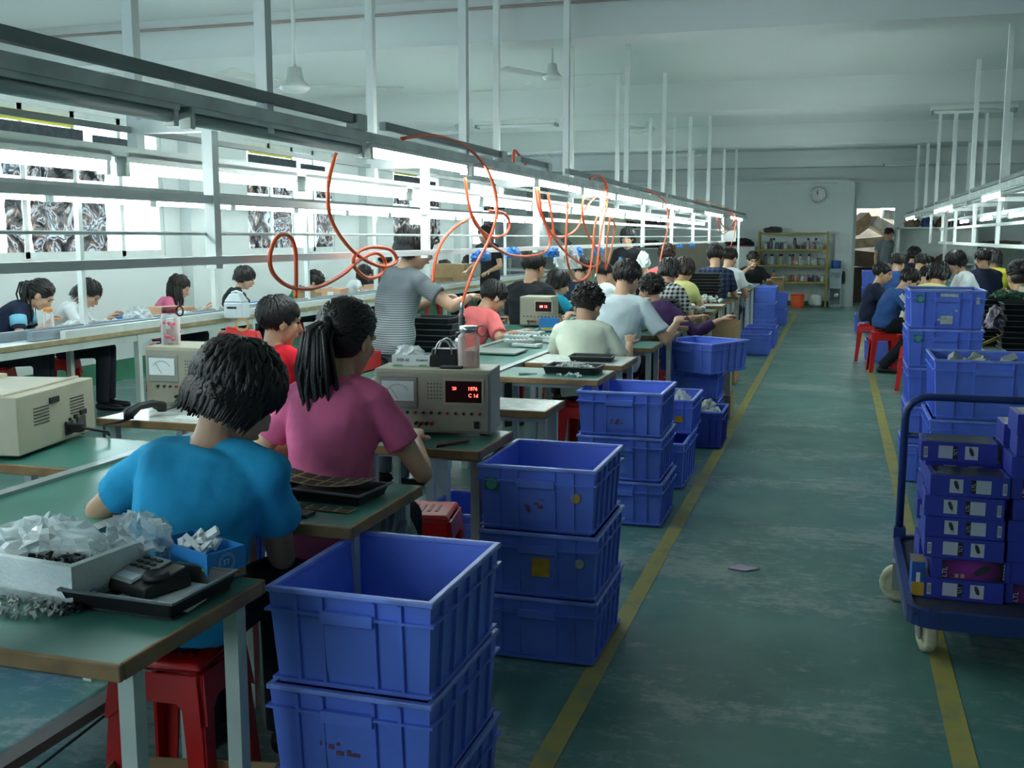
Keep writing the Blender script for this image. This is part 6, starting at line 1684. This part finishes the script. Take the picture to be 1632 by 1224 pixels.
for (sx, sy, rz) in ((-1, -1, 12), (1, -1, 0), (-1, 1, 80), (1, 1, 60)):
    c = V(sx * (hw - .07), sy * (hd - .17), .078)
    if sx < 0 and sy > 0: c = V(-hw + .005, .22, .078)
    Mx = Matrix.Translation(c) @ Matrix.Rotation(R(rz), 4, 'Z')
    k = MB(); k.M = Mx
    k.box((-.03, 0, .03), (.005, .05, .11)).box((.03, 0, .03), (.005, .05, .11)).box((0, 0, .088), (.07, .07, .008)).tube([(-.034, 0, 0), (.034, 0, 0)], .008, 8)
    ca = k.build('caster_fork', M_GREY, t)
    w = MB(); w.M = Mx @ Matrix.Rotation(R(90), 4, 'Y')
    w.lathe([(.02, -.02), (.05, -.016), (.056, -.019), (.072, -.02), (.078, -.012), (.078, .012), (.072, .02), (.056, .019), (.05, .016), (.02, .02)], 24)
    w.build('wheel', M_TYRE, t, smooth=True)
M_PBLUE = mat('product_box_blue', '2f3aa0', .4, var=.06)
M_PTOP = mat('product_box_dark_face', '14101c', .3, var=.1)
def magenta():
    m = bpy.data.materials.new('magenta_glow_print'); m.use_nodes = True
    nt = m.node_tree; b = nt.nodes['Principled BSDF']; tc = nt.nodes.new('ShaderNodeTexCoord'); g = nt.nodes.new('ShaderNodeTexGradient'); g.gradient_type = 'SPHERICAL'
    mp = nt.nodes.new('ShaderNodeMapping'); mp.inputs['Scale'].default_value = (9, 9, 14); mp.inputs['Location'].default_value = (0, 0, 0)
    r = nt.nodes.new('ShaderNodeValToRGB'); r.color_ramp.elements[0].color = lin('140f1c'); r.color_ramp.elements[1].position = .8; r.color_ramp.elements[1].color = lin('8a2f86')
    nt.links.new(tc.outputs['Object'], mp.inputs[0]); nt.links.new(mp.outputs[0], g.inputs[0]); nt.links.new(g.outputs[0], r.inputs[0]); nt.links.new(r.outputs[0], b.inputs['Base Color']); b.inputs['Roughness'].default_value = .3
    return m
M_MAG = magenta()
M_PW = mat('product_label_white', 'b8bcc8', .5, var=.04)
BOXK = {}
BW, BD, BH = .265, .17, .0755
def device(mb, cx, cy, rot, s, y):
    """small keyfob like gadget drawing in the xz plane at depth y"""
    M = Matrix.Translation((cx, y, cy)) @ Matrix.Rotation(rot, 4, 'Y')
    n = 18; pts = []
    for i in range(n):
        a = 2 * math.pi * i / n
        pts.append(M @ V(s * .42 * math.copysign(abs(math.cos(a)) ** .7, math.cos(a)), 0, s * math.copysign(abs(math.sin(a)) ** .8, math.sin(a))))
    mb.poly(pts, (0, -.0006, 0))
    for k in range(10):
        a0, a1 = 2 * math.pi * k / 10, 2 * math.pi * (k + 1) / 10
        c = M @ V(0, 0, -s * 1.25)
        mb.bar(c + V(.2 * s * math.cos(a0), 0, .25 * s * math.sin(a0)), c + V(.2 * s * math.cos(a1), 0, .25 * s * math.sin(a1)), .0012, .0012)
def pbox(kind, label, loc, rz=0.0):
    if kind in BOXK: return dup(BOXK[kind], loc, rz, label, 'product boxes on the trolley')
    t = thing('product_box', label, 'box', loc, rz, 'product boxes on the trolley'); BOXK[kind] = t
    MB().box((0, 0, BH / 2), (BW, BD, BH)).build('carton_body', M_PBLUE, t, bevel=.002)
    y = -BD / 2 - .0006
    flip = -1 if kind == 'flipped' else 1
    if kind in ('label', 'flipped'):
        for (cx, cz, ww, hh) in ((-.045, .5, .045, .05), (.045, .5, .05, .048), (.115, .45, .014, .042)):
            MB().box((cx * flip, y, BH * cz), (ww, .001, hh)).build('white_panel', M_PW, t)
        k = MB(); k.box((.012 * flip, y, BH * .5), (.016, .0012, .048)); k.build('black_tag', M_BLACK, t)
        d = MB(); device(d, -.045 * flip, BH * .56, -.35 if flip > 0 else 2.8, .016, y - .0006); d.build('gadget_picture', M_DARK, t)
        vs, fs = text_mb('LTL', .016, facing((.012 * flip, y - .0008, BH * .5), 0, R(90 * flip)), .0003)
        m = MB(); m.add(vs, fs); m.build('brand_letters', M_PW, t)
        m = MB()
        for i in range(5): m.box((.115 * flip, y - .0005, BH * .3 + i * .006), (.011, .0008, .0022))
        m.build('bar_lines', M_DARK, t)
        vs, fs = text_mb('LTL', .02, Matrix.Translation((-.1, -.04, BH + .0014)), .0003)
        MB().box((.0, .0, BH + .0006), (BW * .86, BD * .9, .001)).build('lid_print', M_MAG, t)
        m = MB(); m.add(vs, fs); m.build('lid_letters', M_PW, t)
    else:
        MB().box((.01, 0, 0), (BW * .8, .001, BH * .92)).build('picture_face', M_MAG, t, loc=(0, y, BH / 2))
        d = MB(); device(d, .04, BH * .52, 1.0, .03, y - .0008); d.build('gadget_picture', M_DARK, t)
        vs, fs = text_mb('LTL', .024, facing((-.085, y - .0008, BH * .35), 0, R(90)), .0003)
        m = MB(); m.add(vs, fs); m.build('brand_letters', M_PW, t)
        m = MB()
        for i in range(5): m.box((.112, y - .0008, BH * .2 + i * .012), (.003, .0008, .009))
        m.build('small_print', M_PW, t)
        MB().box((-.045, y - .0006, BH * .2), (.014, .0008, .014)).box((-.025, y - .0006, BH * .2), (.014, .0008, .014)).build('stamp_squares', mat('tan_print', 'a8967a', .5), t)
    return t
kinds = ['flipped', 'picture', 'flipped', 'label', 'label', 'label']
dxs = [.0, .012, -.008, -.012, -.014, -.004, -.002]
for k, kd in enumerate(kinds):
    pbox(kd, 'blue product box %s, %s up in the left front trolley column' % ({'flipped': 'with upside-down label', 'picture': 'with magenta picture', 'label': 'with gadget label'}[kd], ORD[k]), (.485 + dxs[k], 4.06 + .004 * (k % 2), TZ - .005 + k * (BH + .001)), R([-2, 3, -1, 1, -2, 2, 0][k]))
for k in range(7):
    pbox('label' if k % 3 else 'flipped', 'blue product box, %s up in the column behind the left front one' % ORD[k], (.475 + .008 * ((k * 7) % 3 - 1), 4.30 + .01 * (k % 2), TZ - .005 + k * (BH + .001)), R((k * 5) % 7 - 3))
for k in range(9):
    pbox(('picture', 'label', 'label', 'label', 'picture')[k % 5] if k != 7 else 'picture', 'blue product box, %s up in the right front column on the trolley' % ORD[k], (.755 + .008 * ((k * 5) % 3 - 1), 4.08, TZ - .005 + k * (BH + .001)), R((k * 3) % 5 - 2))
for k in range(8):
    pbox('label', 'blue product box, %s up in the right rear column on the trolley' % ORD[k], (.75, 4.32, TZ - .005 + k * (BH + .001)), R((k * 4) % 5 - 2))
t = carton('small yellow and blue carton on the trolley deck left of the boxes', (.328, 4.03, TZ - .005), .045, .1, .13, 0, M_BOXDEEP, True, name='small_carton')
MB().box((0, -.051, .03), (.044, .001, .05)).build('yellow_panel', M_LABELY, t)

bpy.data.scenes.remove(TMP)
